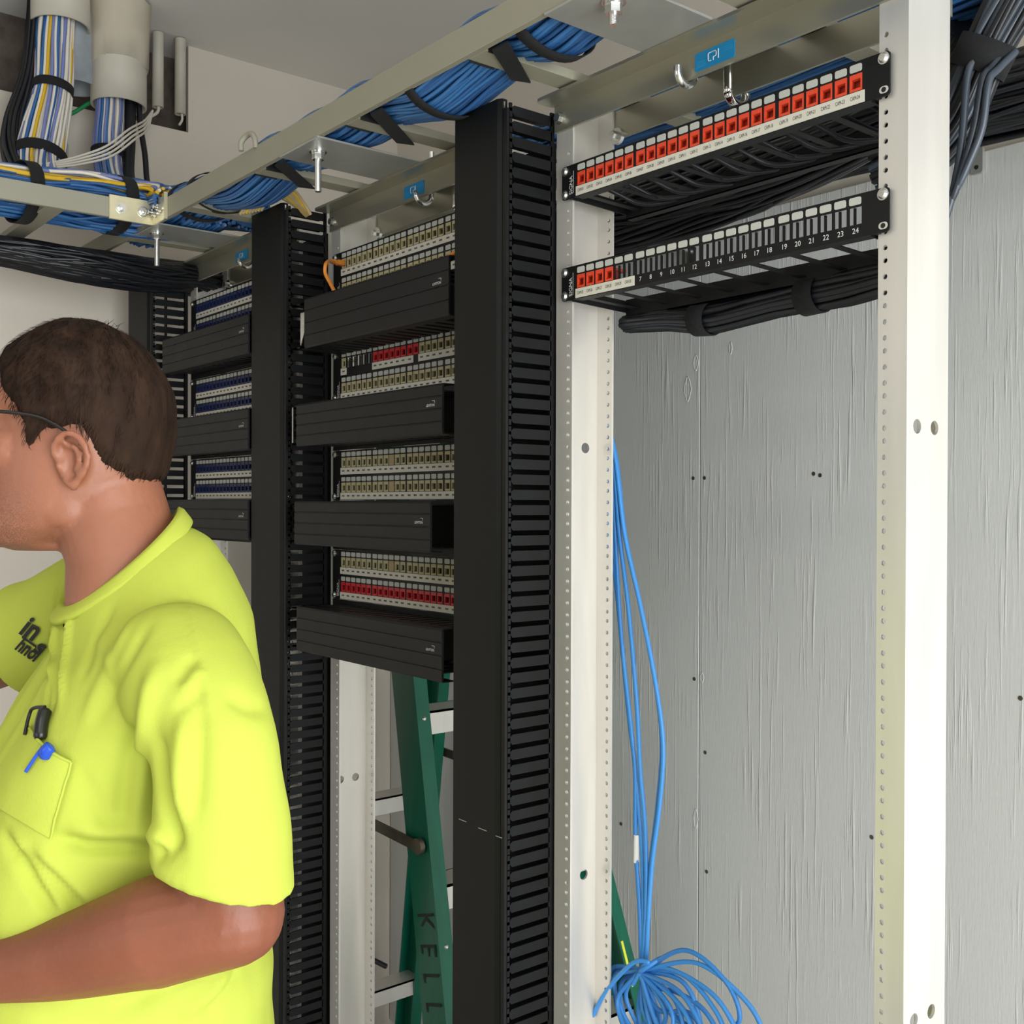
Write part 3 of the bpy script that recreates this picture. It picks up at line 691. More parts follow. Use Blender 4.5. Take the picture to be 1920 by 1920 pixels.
# drops from the conduits
def dcols(k, a, R_): return R_.choice((3, 3, 3, 0, 0, 1, 5, 5, 4))
def dropc(k, a, R_): return [3, 3, 5, 3, 0, 0, 3, 4, 3, 5, 3, 0, 3, 5, 3, 3, 0, 3, 4, 3][k % 20]
mb, F = bundle([(-1.40, -.232, 2.76), (-1.39, -.245, 2.62), (-1.37, -.255, 2.50), (-1.36, -.275, 2.40), (-1.34, -.292, 2.32), (-1.28, -.30, 2.25), (-1.17, -.30, 2.21)], [.034, .036, .036, .044, .048, .05, .05], [.034, .034, .030, .04, .046, .04, .03], 46, .0040, dropc, 31, 60, ref=(1, 0, .01), twist=.15, wave=6)
B3 = tag(mb.build('cable_bundle', Bm, fixn=False), 'drop of white, blue and yellow cables out of the leftmost large conduit', 'cable bundle')
strap(None, F, .010, 20, .040, .036, parent=B3); strap(None, F, .013, 38, .054, .050, parent=B3)
mb, F = bundle([(-1.415, -.275, 2.75), (-1.41, -.29, 2.55), (-1.39, -.325, 2.42), (-1.36, -.335, 2.34), (-1.3, -.32, 2.26), (-1.25, -.3, 2.2)], [.014, .016, .022, .026, .024, .02], [.014, .016, .022, .026, .024, .02], 16, .005, lambda k, a, R_: k % 3, 33, 50, ref=(1, 0, .01), twist=.3)
tag(mb.build('cable_bundle', M_cblk, fixn=False), 'black cables dropping beside the coloured drop from the leftmost conduit', 'cable bundle')
def dropd(k, a, R_): return [3, 5, 5, 0, 3, 5, 2, 3, 5][k % 9]
mb, F = bundle([(-1.41, -.118, 2.62), (-1.405, -.122, 2.50), (-1.39, -.132, 2.42), (-1.37, -.135, 2.34), (-1.32, -.13, 2.27), (-1.25, -.125, 2.23)], .028, .026, 30, .0040, dropd, 35, 50, ref=(1, 0, .01), twist=.15)
B4 = tag(mb.build('cable_bundle', Bm, fixn=False), 'drop of grey-white and lavender cables out of the lower conduit', 'cable bundle')
strap(None, F, .009, 24, .034, .032, parent=B4)
for pts, r, lab in (([(-1.40, -.075, 2.58), (-1.40, -.077, 2.50), (-1.38, -.085, 2.42), (-1.34, -.10, 2.33), (-1.27, -.10, 2.26)], .0125, 'thick black cable hanging from the lower conduit'),
                    ([(-1.40, -.058, 2.56), (-1.395, -.056, 2.48), (-1.375, -.052, 2.40), (-1.35, -.055, 2.33), (-1.28, -.06, 2.26)], .0065, 'thinner black cable right of the thick black cable from the lower conduit')):
    mb = MB(); mb.tube(catmull(pts, 40), r, 12); tag(mb.build('cable', M_cblk[0]), lab, 'cable')
# thin cream wires swooping to the left
T = thing('wire_group', 'four thin cream wires sweeping down left from beside the small conduits', 'wires', (-1.2, -.2, 2.3))
for q in range(4):
    mb = MB(); o = q*.006
    mb.tube([Vector(p)-Vector((-1.2, -.2, 2.3)) for p in catmull([(-1.44, -.01, 2.53), (-1.40, -.045+o*.4, 2.487-o), (-1.33, -.105+o*.8, 2.435-o), (-1.30, -.164+o*.6, 2.378-o*1.1), (-1.30, -.22, 2.345-o), (-1.29, -.275, 2.318-o*.6), (-1.26, -.33, 2.290-o*.2), (-1.2, -.36, 2.24)], 50)], .0026, 7)
    mb.build('wire', M_cwht, T)
mb = MB(); mb.tube(catmull([(-1.44, -.155, 2.515), (-1.44, -.21, 2.47), (-1.45, -.33, 2.40), (-1.46, -.5, 2.35)], 30), .0045, 8); tag(mb.build('wire', M_cgrn), 'green ground wire stretched between the two conduit drops', 'wire')
# black bundle below the left rack and along the back wall
blk = lambda k, a, R_: R_.choice((0, 1, 2))
mb, F = bundle([(-1.28, -1.3, 2.10), (-1.26, -.8, 2.104), (-1.25, -.52, 2.106), (-1.24, -.38, 2.104), (-1.24, -.24, 2.098), (-1.25, -.12, 2.098), (-1.28, .0, 2.11), (-1.34, .12, 2.12), (-1.36, .32, 2.12), (-1.25, .50, 2.13), (-1.0, .56, 2.14), (-.7, .57, 2.16), (-.4, .57, 2.19), (-.1, .575, 2.21), (.2, .575, 2.195), (.5, .58, 2.185), (1.0, .58, 2.18), (1.6, .58, 2.2)],
               [.03, .035, .045, .06, .075, .07, .06, .05, .05, .05, .05, .06, .085, .085, .07, .06, .06, .06], [.012, .015, .018, .024, .030, .032, .03, .04, .05, .05, .055, .065, .08, .065, .055, .055, .055, .05], 96, .0044, blk, 41, 220, twist=.35, wave=26)
tag(mb.build('cable_bundle', M_cblk, fixn=False), 'long black cable bundle sagging under the left tray and running along the back wall', 'cable bundle')
# loose lower black fan behind the right rack, sweeping up to the right
mb, F = bundle([(-.62, .50, 2.13), (-.45, .50, 2.14), (-.2, .47, 2.13), (.0, .42, 2.12), (.2, .34, 2.10), (.38, .27, 2.10), (.46, .22, 2.14)], [.05, .06, .06, .055, .045, .03, .025], [.04, .055, .055, .05, .035, .025, .02], 54, .0040, blk, 45, 70, twist=.4, wave=8)
tag(mb.build('cable_bundle', M_cblk, fixn=False), 'loose black cables fanning behind the right rack between its two patch panels', 'cable bundle')
# dark strands coming down at the top right corner
gc = M_cgry+M_cblk
mb, F = bundle([(.64, .22, 2.33), (.565, .205, 2.215), (.522, .20, 2.15), (.486, .20, 2.096), (.452, .20, 2.035), (.42, .20, 2.01), (.36, .205, 2.0)], [.036, .030, .026, .022, .026, .028, .03], [.034, .028, .024, .020, .022, .026, .026], 26, .0042, lambda k, a, R_: R_.choice((0, 0, 1, 2)), 51, 60, ref=(0, 1, .01), twist=.2, wave=5)
B5 = tag(mb.build('cable_bundle', gc, fixn=False), 'strapped bunch of dark grey cables coming down from the top right corner', 'cable bundle')
strap(None, F, .017, 30, .031, .029, parent=B5)
for q, pts in enumerate(([(.497, .20, 2.11), (.492, .182, 2.088), (.485, .17, 2.072), (.479, .17, 2.007), (.473, .17, 1.967), (.463, .17, 1.927), (.44, .18, 1.89)], [(.515, .20, 2.10), (.506, .182, 2.075), (.501, .17, 2.058), (.492, .17, 2.010), (.478, .168, 1.962), (.466, .17, 1.936), (.44, .18, 1.91)], [(.522, .20, 2.09), (.513, .182, 2.07), (.508, .17, 2.054), (.501, .17, 2.007), (.487, .168, 1.972), (.470, .17, 1.945), (.44, .18, 1.925)])):
    mb = MB(); mb.tube(catmull(pts, 30), .0042, 8)
    tag(mb.build('cable', M_cgry[q % 2]), ['left', 'middle', 'right'][q]+' one of three dark grey cables hanging below the strapped bunch at top right', 'cable', 'loose grey cables at top right')
# cables from the jacks into rear bars
T = thing('camera_cables', 'black cables fanning from the red jacks of the upper panel to its rear bar', 'cables', (0, .05, 2.01))
mb = MB()
for i in range(0, 24, 2):
    x = portx(i); d = .05+.004*(i % 5)
    mb.tube([Vector(p)-Vector((0, .05, 2.01)) for p in catmull([(x, .022, 2.022), (x+.008, .05, 2.012), (x+.03, .08, 1.998), (min(x+.09, .47), .10+.003*(i % 4), 1.997+.002*(i % 3)), (min(x+.2, .475), .11, 2.002+.003*(i % 4))], 16)], .0032, 6)
mb.build('cable_fan', M_cblk[0], T)
mb, F = bundle([(.03, .105, 1.848), (.1, .108, 1.846), (.18, .112, 1.838), (.28, .11, 1.842), (.38, .108, 1.846), (.48, .11, 1.856)], .016, [.008, .012, .016, .013, .018, .016], 18, .0042, blk, 61, 50, twist=.3, wave=8)
B6 = tag(mb.build('cable_bundle', M_cblk, fixn=False), 'black cables strapped along the rear bar under the lower right patch panel', 'cable bundle')
for x in (.165, .33):
    strap(None, F, .013, idx(F, x), .022, .020, parent=B6)
# blue hanging cables with a coil
T = thing('hanging_cable_coil', 'light blue network cables hanging beside the right rack and coiled at the bottom', 'cables', (.07, .12, 1.0))
O = Vector((.07, .12, 1.0))
def hang(pts, r=.0031, m=0):
    mb = MB(); mb.tube([p-O for p in catmull(pts, 70)], r, 8); return mb.build('cable', M_cabl[m], T)
top = [(-.03, .1, 1.80), (-.012, .1, 1.74)]
hang(top+[(.012, .10, 1.66), (.03, .1, 1.56), (.062, .1, 1.46), (.090, .1, 1.36), (.104, .1, 1.28), (.098, .1, 1.2), (.085, .1, 1.12), (.078, .1, 1.04), (.074, .1, .97)])
hang(top+[(.010, .104, 1.66), (.027, .104, 1.56), (.058, .104, 1.46), (.086, .104, 1.36), (.099, .103, 1.28), (.092, .103, 1.2), (.080, .103, 1.12), (.073, .103, 1.04), (.069, .1, .97)], m=1)
hang(top+[(.008, .1, 1.66), (.020, .1, 1.56), (.038, .1, 1.46), (.055, .1, 1.33), (.062, .1, 1.24), (.072, .1, 1.16), (.074, .1, 1.06), (.068, .1, .97)])
hang(top+[(.004, .1, 1.66), (.012, .1, 1.56), (.022, .1, 1.44), (.040, .1, 1.31), (.052, .1, 1.24), (.054, .1, 1.14), (.062, .1, 1.05), (.066, .1, .97)], m=1)
hang(top+[(.002, .1, 1.66), (.006, .1, 1.58), (.024, .1, 1.42), (.045, .1, 1.29), (.056, .102, 1.2), (.066, .102, 1.1), (.069, .1, .97)], m=0)
hang([(-.012, .1, 1.74), (.004, .097, 1.62), (-.002, .097, 1.56), (.012, .1, 1.5), (.03, .1, 1.38)], m=0)
R2 = random.Random(4)
for q in range(14):   # coil loops hanging as a fan
    a = -.95+(q % 9)*.27+.11*(q//9); L = (.13, .085)[q//9]+.05*R2.random(); w = .035+.02*R2.random()
    cx, cy, cz = .072, .098-.004*(q % 3), .972
    d = Vector((math.sin(a+.55), .12*math.sin(q), -abs(math.cos(a+.55))*.75)); n = Vector((d.z, 0, -d.x)).normalized()
    c = Vector((cx, cy, cz)); pts = [c, c+d*L*.5+n*w, c+d*L*.95+n*w*.7, c+d*L*1.12, c+d*L*.95-n*w*.7, c+d*L*.5-n*w, c]
    hang([p+Vector((0, 0, .012 if 0 < k < 3 else 0)) for k, p in enumerate(pts)], m=q % 2)
hang([(.06, .09, .95), (.085, .085, .985), (.092, .085, .992), (.07, .08, .985), (.03, .075, .94), (-.002, .07, .885), (-.02, .065, .83), (-.03, .08, .76)], m=0)
hang([(.085, .095, .972), (.11, .095, .988), (.16, .095, .990), (.21, .095, .975), (.25, .095, .925), (.265, .095, .86), (.25, .1, .78)], m=0)
hang([(.08, .098, .95), (.13, .098, .962), (.18, .098, .955), (.21, .098, .92), (.225, .098, .86), (.2, .1, .8)], m=1)
hang([(.08, .094, .94), (.11, .094, .93), (.16, .094, .945), (.2, .094, .91), (.235, .094, .87), (.24, .1, .82)], m=1)
mb = MB(); mb.tube([(.0555-.07, -.0195, .150), (.0545-.07, -.0195, .112)], .0043, 10); mb.build('white_cable_tag', M_white, T)
mb = MB(); mb.tube(catmull([(.062-.07, -.02, -.035), (.085-.07, -.038, -.02), (.10-.07, -.02, -.005), (.08-.07, -.002, -.02), (.062-.07, -.02, -.035)], 24), .0035, 8); mb.build('tie_wrap', M_cabl[1], T)

# orange patch cord
T = thing('orange_patch_lead', 'orange patch cord looping out of the top panel of the middle rack', 'cable', (-.6, 0, 2.0))
mb = MB(); O = Vector((-.6, 0, 2.0))
mb.tube([p-O for p in catmull([(-.6, .018, 2.029), (-.598, .0, 2.0275), (-.572, -.022, 2.022), (-.545, -.042, 2.013), (-.534, -.052, 2.004), (-.534, -.052, 1.990), (-.523, -.05, 1.974), (-.505, -.05, 1.955), (-.48, -.045, 1.93), (-.40, -.04, 1.91)], 60)], .0031, 10)
mb.build('cord', M_corg, T)
mb = MB(); mb.box((-.0065, .008, .0245), (.0045, .022, .0335)); mb.box((-.005, -.004, .0255), (.003, .008, .0325)); bevel(mb.build('plug', M_corg, T), .001)
T = thing('orange_patch_lead', 'short stretch of orange patch cord by the black cable manager above the top cover', 'cable', (-.2, -.05, 1.96))
mb = MB(); mb.tube(catmull([(.05, .03, .015), (.012, .02, .007), (-.018, .02, .001), (-.045, .02, -.004), (-.075, .022, -.018)], 24), .0032, 8); mb.build('cord', M_corg, T)
# tan and yellow cables over the manager between left and middle racks
R3 = random.Random(9)
T = thing('cable_loop', 'tan and yellow cables arching over the top of the manager left of the middle rack', 'cables', (-.72, -.05, 2.13)); O = Vector((-.72, -.05, 2.13))
for q in range(8):
    o = q*.004
    mb = MB(); mb.tube([Vector(p) for p in catmull([(-.045+o, -.05+o, .0+o*.2), (-.02+o*.8, -.04+o, .022+o*.4), (.012+o, -.02+o, .030+o*.3), (.045+o, .005+o*.5, .012-o*.3), (.06+o*.5, .03, -.012)], 20)], .0034, 7)
    mb.build('cable', (M_ctan, M_ctan, M_cyel, M_ctan)[q % 4], T)

# ------------------------------------------------------------------ conduits and wall opening
def pipe(x, y, z0, r, lab, m=None, t=.005, cat='conduit', z1=H-.002):
    mb = MB(); n = 36
    ring = lambda z, rr: [Vector((x+rr*math.cos(2*PI*k/n), y+rr*math.sin(2*PI*k/n), z)) for k in range(n)]
    mb.loft([ring(z1, r-t), ring(z0, r-t), ring(z0, r), ring(z1, r)], cap=False)
    return tag(mb.build('conduit', m or M_pvc), lab, cat)
pipe(-1.40, -.232, 2.652, .062, 'large painted conduit at upper left, the closest one, multicoloured cables inside')
pipe(-1.455, -.185, 2.545, .055, 'grey conduit end behind the coloured cable drop', M_pvcg)
pipe(-1.41, -.100, 2.510, .061, 'large painted conduit ending lower, beside the two small ones', z1=2.606)
mb = MB(); mb.box((-.001, -.001, 0), (0, 0, .001))
mb = MB(); ring = lambda z, rr, cy=-.098: [Vector((-1.41+rr*math.cos(2*PI*k/30), cy+rr*1.06*math.sin(2*PI*k/30), z+.006*math.sin(k*1.3))) for k in range(30)]
mb.loft([ring(H-.002, .058), ring(2.60, .0555), ring(2.60, .0605), ring(2.68, .062), ring(H-.002, .066)], cap=False)
tag(mb.build('board_collar', M_board), 'torn beige board collar above the lower large conduit', 'wall board')
pipe(-1.512, .030, 2.567, .0135, 'small painted conduit, left of the pair beside the wall opening edge', t=.003)
pipe(-1.512, .086, 2.563, .0135, 'small painted conduit, right of the pair at the opening edge', t=.003)
pipe(-1.40, -.42, 2.66, .05, 'grey conduit end cut by the upper left corner', M_pvcg)
mb = MB(); mb.tube(catmull([(-1.51, .03, 2.58), (-1.508, .028, 2.555), (-1.49, .0, 2.53), (-1.47, -.02, 2.51)], 14), .004, 8); tag(mb.build('wire', M_cwht), 'short cream wire coming out of the left small conduit', 'wire')
mb = MB(); mb.tube(catmull([(-1.51, .086, 2.58), (-1.509, .09, 2.552), (-1.508, .082, 2.535)], 10), .003, 8); tag(mb.build('wire', M_cwht), 'short cream wire stub below the right small conduit', 'wire')
mb = MB()
for (a, b) in (((XW+.0005, -.36, 2.36), (XW+.006, -.2, 2.50)), ((XW+.0005, -.175, 2.335), (XW+.008, -.08, 2.44))): mb.box(a, b)
tag(mb.build('wall_patch', M_wall), 'raised beige patches on the wall below the opening with the conduits', 'wall patch')
# wall tabs and bent rod behind the right rack
T = thing('wall_tab', 'small grey metal tab with a hole at the plywood\'s top right', 'bracket', (.205, YP-.004, 2.155))
mb = MB(); mb.prism(round_rect(-.008, -.022, .012, .02, .004), 'y', -.003, 0.0035); mb.build('tab', M_traym, T); mb = MB(); mb.cyl((.002, -.012), .0035, 'y', -.0036, -.003, 12); mb.build('tab_hole', M_ink, T)
T = thing('wire_hook', 'bent grey rod holding the black bundle behind the left upright of the right rack', 'hook', (-.44, .6, 2.15))
mb = MB(); mb.tube(catmull([(-.005, -.12, .16), (-.005, -.12, .08), (-.005, -.12, .0), (.0, -.115, -.02), (.02, -.06, -.03), (.045, .0, -.032), (.05, .116, -.035)], 40), .0042, 10); mb.box((.04, .104, -.07), (.06, .118, -.02)); mb.build('rod', M_zinc, T)

# ------------------------------------------------------------------ step ladder
T = thing('step_ladder', 'green fibreglass step ladder with aluminium steps behind the middle and right racks', 'ladder', (-.85, .42, 0)); O = Vector((-.85, .42, 0))
def rail(pt, pb, flip):
    """channel rail from top pt to foot pb; web faces -y/+y, flanges point to the inside"""
    pt = Vector(pt)-O; pb = Vector(pb)-O; d = (pt-pb).normalized(); w = .074; mb = MB()
    sd = Vector((1, 0, 0)); sd = (sd-d*sd.dot(d)).normalized(); nn = Vector((0, 1, 0)); nn = (nn-d*nn.dot(d)).normalized()*flip
    mb.beam(pb+sd*w/2, pt+sd*w/2, sd, w, .004)
    for s in (0.002, w-.002): mb.beam(pb+sd*s+nn*.014, pt+sd*s+nn*.014, nn, .028, .004)
    return mb.build('rail', M_green, T)
Azt = 1.83
xa = lambda z: -.893+(Azt-z)*.31; xb = lambda z: -.905-(Azt-z)*.235-.074
yn = lambda z: .25-(Azt-z)*.085; yfz = lambda z: .53+(Azt-z)*.075
rail((xa(Azt), yn(Azt), Azt), (xa(0), yn(0), 0.0), 1)
rail((xa(Azt), yfz(Azt), Azt), (xa(0), yfz(0), 0.0), -1)
rail((xb(Azt)+.02, yn(Azt)+.01, Azt), (xb(0), yn(0), 0.0), 1)
rail((xb(Azt)+.02, yfz(Azt)-.01, Azt), (xb(0), yfz(0), 0.0), -1)
for k in range(1, 6):
    z = .305*k-.02
    mb = MB(); x = xa(z)+.037; mb.box((x-.04-O.x, yn(z)+.004-O.y, z-.004), (x+.032-O.x, yfz(z)-.004-O.y, z)); mb.box((x+.028-O.x, yn(z)+.004-O.y, z-.045), (x+.032-O.x, yfz(z)-.004-O.y, z)); mb.box((x-.04-O.x, yn(z)+.004-O.y, z-.02), (x-.037-O.x, yfz(z)-.004-O.y, z))
    mb.build('step', M_alu, T)
    z = (.10, .36, .89, 1.42, 1.66)[k-1]; mb = MB(); x = xb(z)+.037; mb.box((x-.03-O.x, yn(z)+.004-O.y, z-.004), (x+.03-O.x, yfz(z)-.004-O.y, z)); mb.box((x+.027-O.x, yn(z)+.004-O.y, z-.04), (x+.03-O.x, yfz(z)-.004-O.y, z))
    mb.build('rear_step', M_alu, T)
mb = MB(); mb.box((-1.01-O.x, .235-O.y, Azt-.01), (-.80-O.x, .565-O.y, Azt+.04)); bevel(mb.build('top_cap', M_green, T), .006)
for yy in (yn(.96)-.010, yfz(.96)+.008):
    mb = MB(); mb.beam((xb(.97)+.03-O.x, yy-O.y, .985), (xa(.95)+.055-O.x, yy-O.y, .965), (0, 0, 1), .021, .004); mb.cyl((xa(.95)+.05-O.x, .9665), .015, 'y', yy-.006-O.y, yy+.004-O.y, 18); mb.build('spreader_bar', M_steel_d, T)
rv = MB()
for z in (.62, 1.22, .93): rv.cyl((xa(z)+.074+.002-O.x, z), .0001, 'y', 0, .001)
rv = MB()
for z in (1.19, .80, .52):
    rv.ball((xa(z)+.0765-O.x, yn(z)+.014-O.y, z), .005, n=6)
rv.build('rivet', M_zinc, T, fixn=False)
# lettering down the near rail, as far as it can be read
lt = MB(); d_ = Vector((.31, 0, -1)).normalized(); sdv = Vector((1, 0, .31)).normalized()
for q, ch in enumerate('KELLER'):
    z = .835-.047*q; text(lt, ch, (xa(z)+.040-O.x, yn(z)-.0030-O.y, z), .072, ux=d_, uz=sdv, sx=.75)
for v in lt.v: pass
lt.build('rail_lettering', M_ink, T, fixn=False)
yl = MB(); z = .72
for (z, L) in ((.715, .05), (.66, .03)):
    yl.beam((xa(z)+.078-O.x, yfz(z)-.020-O.y, z), (xa(z-L)+.078-O.x, yfz(z-L)-.020-O.y, z-L), (0, 1, 0), .006, .001)
yl.build('yellow_caution_label', M_yel, T)
mb = MB(); mb.tube([(-1.36, .30, .70), (-1.2, .33, .56), (-1.05, .4, .52)], .006, 8); tag(mb.build('cable', M_cblk[0]), 'thin black cable slanting behind the ladder low by the left wall', 'cable')

# ------------------------------------------------------------------ the man
# local frame: X = the way he faces (towards image left), Y = sideways to his right..., Z up
YAW = .8917
FW = Vector((-math.sin(YAW), math.cos(YAW), 0)); RT = Vector((math.cos(YAW), math.sin(YAW), 0))
CAM = Vector((1.0927, -.9571, 1.598))
PO = CAM+FW*1.08-RT*.389
M0 = Matrix((-RT, -FW, Vector((0, 0, 1)))).transposed().to_4x4()   # columns: l, t, z
MAN = thing('person', 'man in a bright yellow-green T-shirt facing left, dark hair, arm bent across', 'person', (PO.x, PO.y, 0))
MAN.rotation_euler = M0.to_euler()
def ell(c, a, b, n=32, e=2.0):
    c = Vector(c); a = Vector(a); b = Vector(b); out = []
    for k in range(n):
        q = 2*PI*k/n; cq, sq = math.cos(q), math.sin(q)
        out.append(c+a*(math.copysign(abs(cq)**(2/e), cq))+b*(math.copysign(abs(sq)**(2/e), sq)))
    return out
TW = math.radians(20)
Fx = Vector((math.cos(TW), math.sin(TW), 0)); Sx = Vector((-math.sin(TW), math.cos(TW), 0))
def ring_t(z, cf, hd, hw, cs=0, e=2.4, tilt=0, ts=0):
    return ell(Fx*cf+Sx*cs+Vector((0, 0, z+ts*.85)), Fx*hd+Vector((0, 0, tilt)), Sx*hw-Vector((0, 0, ts)), e=e)
def limb(mb, pts, rs, n=20, mi=0):
    P = catmull(pts, 24); m = len(rs)-1; R_ = []
    for i in range(25):
        x = i/24*m; a = int(min(x, m-1)); R_.append(rs[a]*(1-(x-a))+rs[a+1]*(x-a))
    mb.tube(P, R_, n, mi); mb.ball(P[0], R_[0], mi, 8); mb.ball(P[-1], R_[-1], mi, 8)
def evaluated(mb, name, voxel, smooth=3, disp=None):
    me = mb.mesh(name, []); o = bpy.data.objects.new('tmp', me); COL.objects.link(o)
    r = o.modifiers.new('r', 'REMESH'); r.mode = 'VOXEL'; r.voxel_size = voxel; r.use_smooth_shade = True
    s = o.modifiers.new('s', 'SMOOTH'); s.factor = .5; s.iterations = smooth
    dg = bpy.context.evaluated_depsgraph_get(); m2 = bpy.data.meshes.new_from_object(o.evaluated_get(dg)); bpy.data.objects.remove(o); m2.name = name
    if disp:
        m2.update(); vs = [v.co.copy() for v in m2.vertices]; ns = [v.normal.copy() for v in m2.vertices]
        for i, v in enumerate(m2.vertices): v.co = disp(vs[i], ns[i])
    for p in m2.polygons: p.use_smooth = True
    return m2
HC = .037; HT = -.006
head_tab = [(1.552, .070, -.005, .026), (1.560, .094, .020, .042), (1.575, .101, -.02, .055), (1.592, .099, -.045, .0625), (1.610, .098, -.062, .066), (1.63, .096, -.072, .069), (1.65, .093, -.077, .072),
            (1.672, .087, -.080, .0735), (1.692, .091, -.080, .0745), (1.712, .092, -.077, .074), (1.732, .085, -.069, .070), (1.748, .072, -.057, .061), (1.762, .052, -.038, .047), (1.772, .028, -.014, .026)]
HY = math.radians(8); HFx = Vector((math.cos(HY), math.sin(HY), 0)); HSx = Vector((-math.sin(HY), math.cos(HY), 0))
def hp(f, s, z): return Vector((HC, HT, 0))+HFx*f+HSx*s+Vector((0, 0, z))
def head_ring(z, f, b, w, g=0, n=40):
    c = (f+b)/2; h = (f-b)/2; out = []
    for k in range(n):
        q = 2*PI*k/n; cq, sq = math.cos(q), math.sin(q)
        ww = (w+g)*(1-.10*max(0, cq)) ; out.append(hp(c+(h+g)*math.copysign(abs(cq)**.9, cq), ww*math.copysign(abs(sq)**.92, sq), z))
    return out
mb = MB()
mb.loft([head_ring(*r) for r in head_tab])
mb.loft([ell((-.012, .0, 1.46), (.060, 0, 0), (0, .064, 0)), ell((-.008, .002, 1.512), (.057, 0, -.006), (0, .078, 0)), ell((-.004, .0, 1.545), (.055, 0, -.006), (0, .066, 0)), ell((.014, -.005, 1.59), (.055, 0, -.01), (0, .057, 0)), ell((.022, -.006, 1.63), (.05, 0, -.01), (0, .055, 0))])
# face forms
mb.loft([ell(hp(.088, 0, 1.694), HFx*.008, HSx*.009, 12), ell(hp(.097, 0, 1.672), HFx*.012, HSx*.010, 12), ell(hp(.104, 0, 1.652), HFx*.016, HSx*.014, 12), ell(hp(.098, 0, 1.640), HFx*.010, HSx*.014, 12)])
mb.ball(hp(.094, 0, 1.618), .012, sc=(.8, 1.9, .45), n=8); mb.ball(hp(.093, 0, 1.608), .012, sc=(.8, 1.7, .5), n=8)
[mb.tube(catmull([hp(.070, s*.012, zz), hp(.083, s*.024, zz+dz), hp(.083, s*.036, zz+dz), hp(.070, s*.048, zz)], 10), .0042, 8) for s in (-1, 1) for zz, dz in ((1.684, .003), (1.670, -.002))]
mb.ball(hp(.086, 0, 1.570), .020, sc=(.9, 1.1, .8), n=8)
for s in (-1, 1):
    mb.ball(hp(.078, s*.034, 1.700), .018, sc=(.7, 1.3, .5), n=8); mb.ball(hp(.064, s*.044, 1.650), .024, sc=(.8, .7, .9), n=8)
    mb.ball(hp(.014, s*.053, 1.594), .017, sc=(1.4, .6, 1.1), n=8)
    # ear: rim, antihelix, lobe
    E_ = lambda f, z, o=0.0: hp(f, s*(.0765+o), z)
    rim = [E_(.012, 1.642, .000), E_(.010, 1.654, .006), E_(.000, 1.663, .011), E_(-.012, 1.661, .014), E_(-.020, 1.650, .015), E_(-.021, 1.636, .012), E_(-.014, 1.624, .008), E_(-.006, 1.615, .004), E_(.002, 1.620, .001)]
    mb.tube(catmull(rim, 40), .0036, 8)
    mb.tube(catmull([E_(-.001, 1.653, .005), E_(-.010, 1.650, .0085), E_(-.0125, 1.639, .008), E_(-.008, 1.628, .0055)], 16), .0030, 8)
    mb.ball(E_(-.006, 1.616, .002), .006, sc=(1, .7, 1.1), n=8); mb.ball(E_(.007, 1.634, .002), .0045, sc=(.8, .9, 1.2), n=8)
    mb.loft([[E_(-.004+.015*math.cos(2*PI*k/20), 1.639+.023*math.sin(2*PI*k/20), d_) for k in range(20)] for d_ in (-.008, .0005)])
# trunk, arms, hands, legs under the clothes: one surface
mb.loft([ring_t(.86, .0, .10, .155), ring_t(1.0, .0, .115, .155), ring_t(1.2, .0, .116, .155), ring_t(1.36, -.02, .10, .15), ring_t(1.42, -.035, .09, .135), ring_t(1.48, -.03, .062, .085), ring_t(1.52, -.015, .05, .055)])
SL = (-.106, .146, 1.445); EL = (-.165, .205, 1.266); WR = (.055, .165, 1.200)
limb(mb, [SL, (-.144, .193, 1.36), EL], [.036, .039, .041]); limb(mb, [EL, (-.10, .200, 1.250), (-.02, .184, 1.222), WR], [.041, .0445, .034, .0245])
mb.ball((-.174, .208, 1.258), .029, n=8)
SRt = (.05, -.17, 1.485); ER = (.28, -.26, 1.40); WRr = (.47, -.20, 1.50)
limb(mb, [SRt, (.16, -.23, 1.445), ER], [.042, .044, .042]); limb(mb, [ER, (.37, -.24, 1.43), WRr], [.042, .038, .027])
def hand(mb, w, fd, pn, side, curl):
    """w wrist, fd finger direction, pn palm normal, side thumb direction"""
    w = Vector(w); fd = Vector(fd).normalized(); pn = Vector(pn); pn = (pn-fd*pn.dot(fd)).normalized(); sd = fd.cross(pn)*side
    mb.loft([ell(w+fd*.0, sd*.026, pn*.019, 20), ell(w+fd*.03, sd*.034, pn*.017, 20), ell(w+fd*.07, sd*.041, pn*.014, 20), ell(w+fd*.092, sd*.040, pn*.012, 20)])
    for k, (o, L) in enumerate(((.030, .070), (.010, .078), (-.011, .073), (-.030, .058))):
        p = w+fd*.082+sd*o; pts = [p]; d = fd.copy()
        for j, seg in enumerate((.45, .32, .26)):
            d = (d+pn*curl*(.6+.3*j)).normalized(); p = p+d*L*seg; pts.append(p)
        mb.tube(catmull(pts, 12), [.0088]*5+[.0080]*4+[.0072]*3+[.005], 10)
    p = w+fd*.022+sd*.024; pts = [p, p+sd*.026+fd*.022+pn*.006, p+sd*.038+fd*.050+pn*.014, p+sd*.036+fd*.072+pn*.022]
    mb.tube(catmull(pts, 12), [.0125]*4+[.0105]*5+[.0090]*3+[.006], 10)
hand(mb, (.050, .166, 1.200), (.9, -.25, .05), (0, -.6, -.8), 1, .42)
hand(mb, (.465, -.203, 1.498), (.8, .1, .55), (.2, .7, -.6), -1, .5)
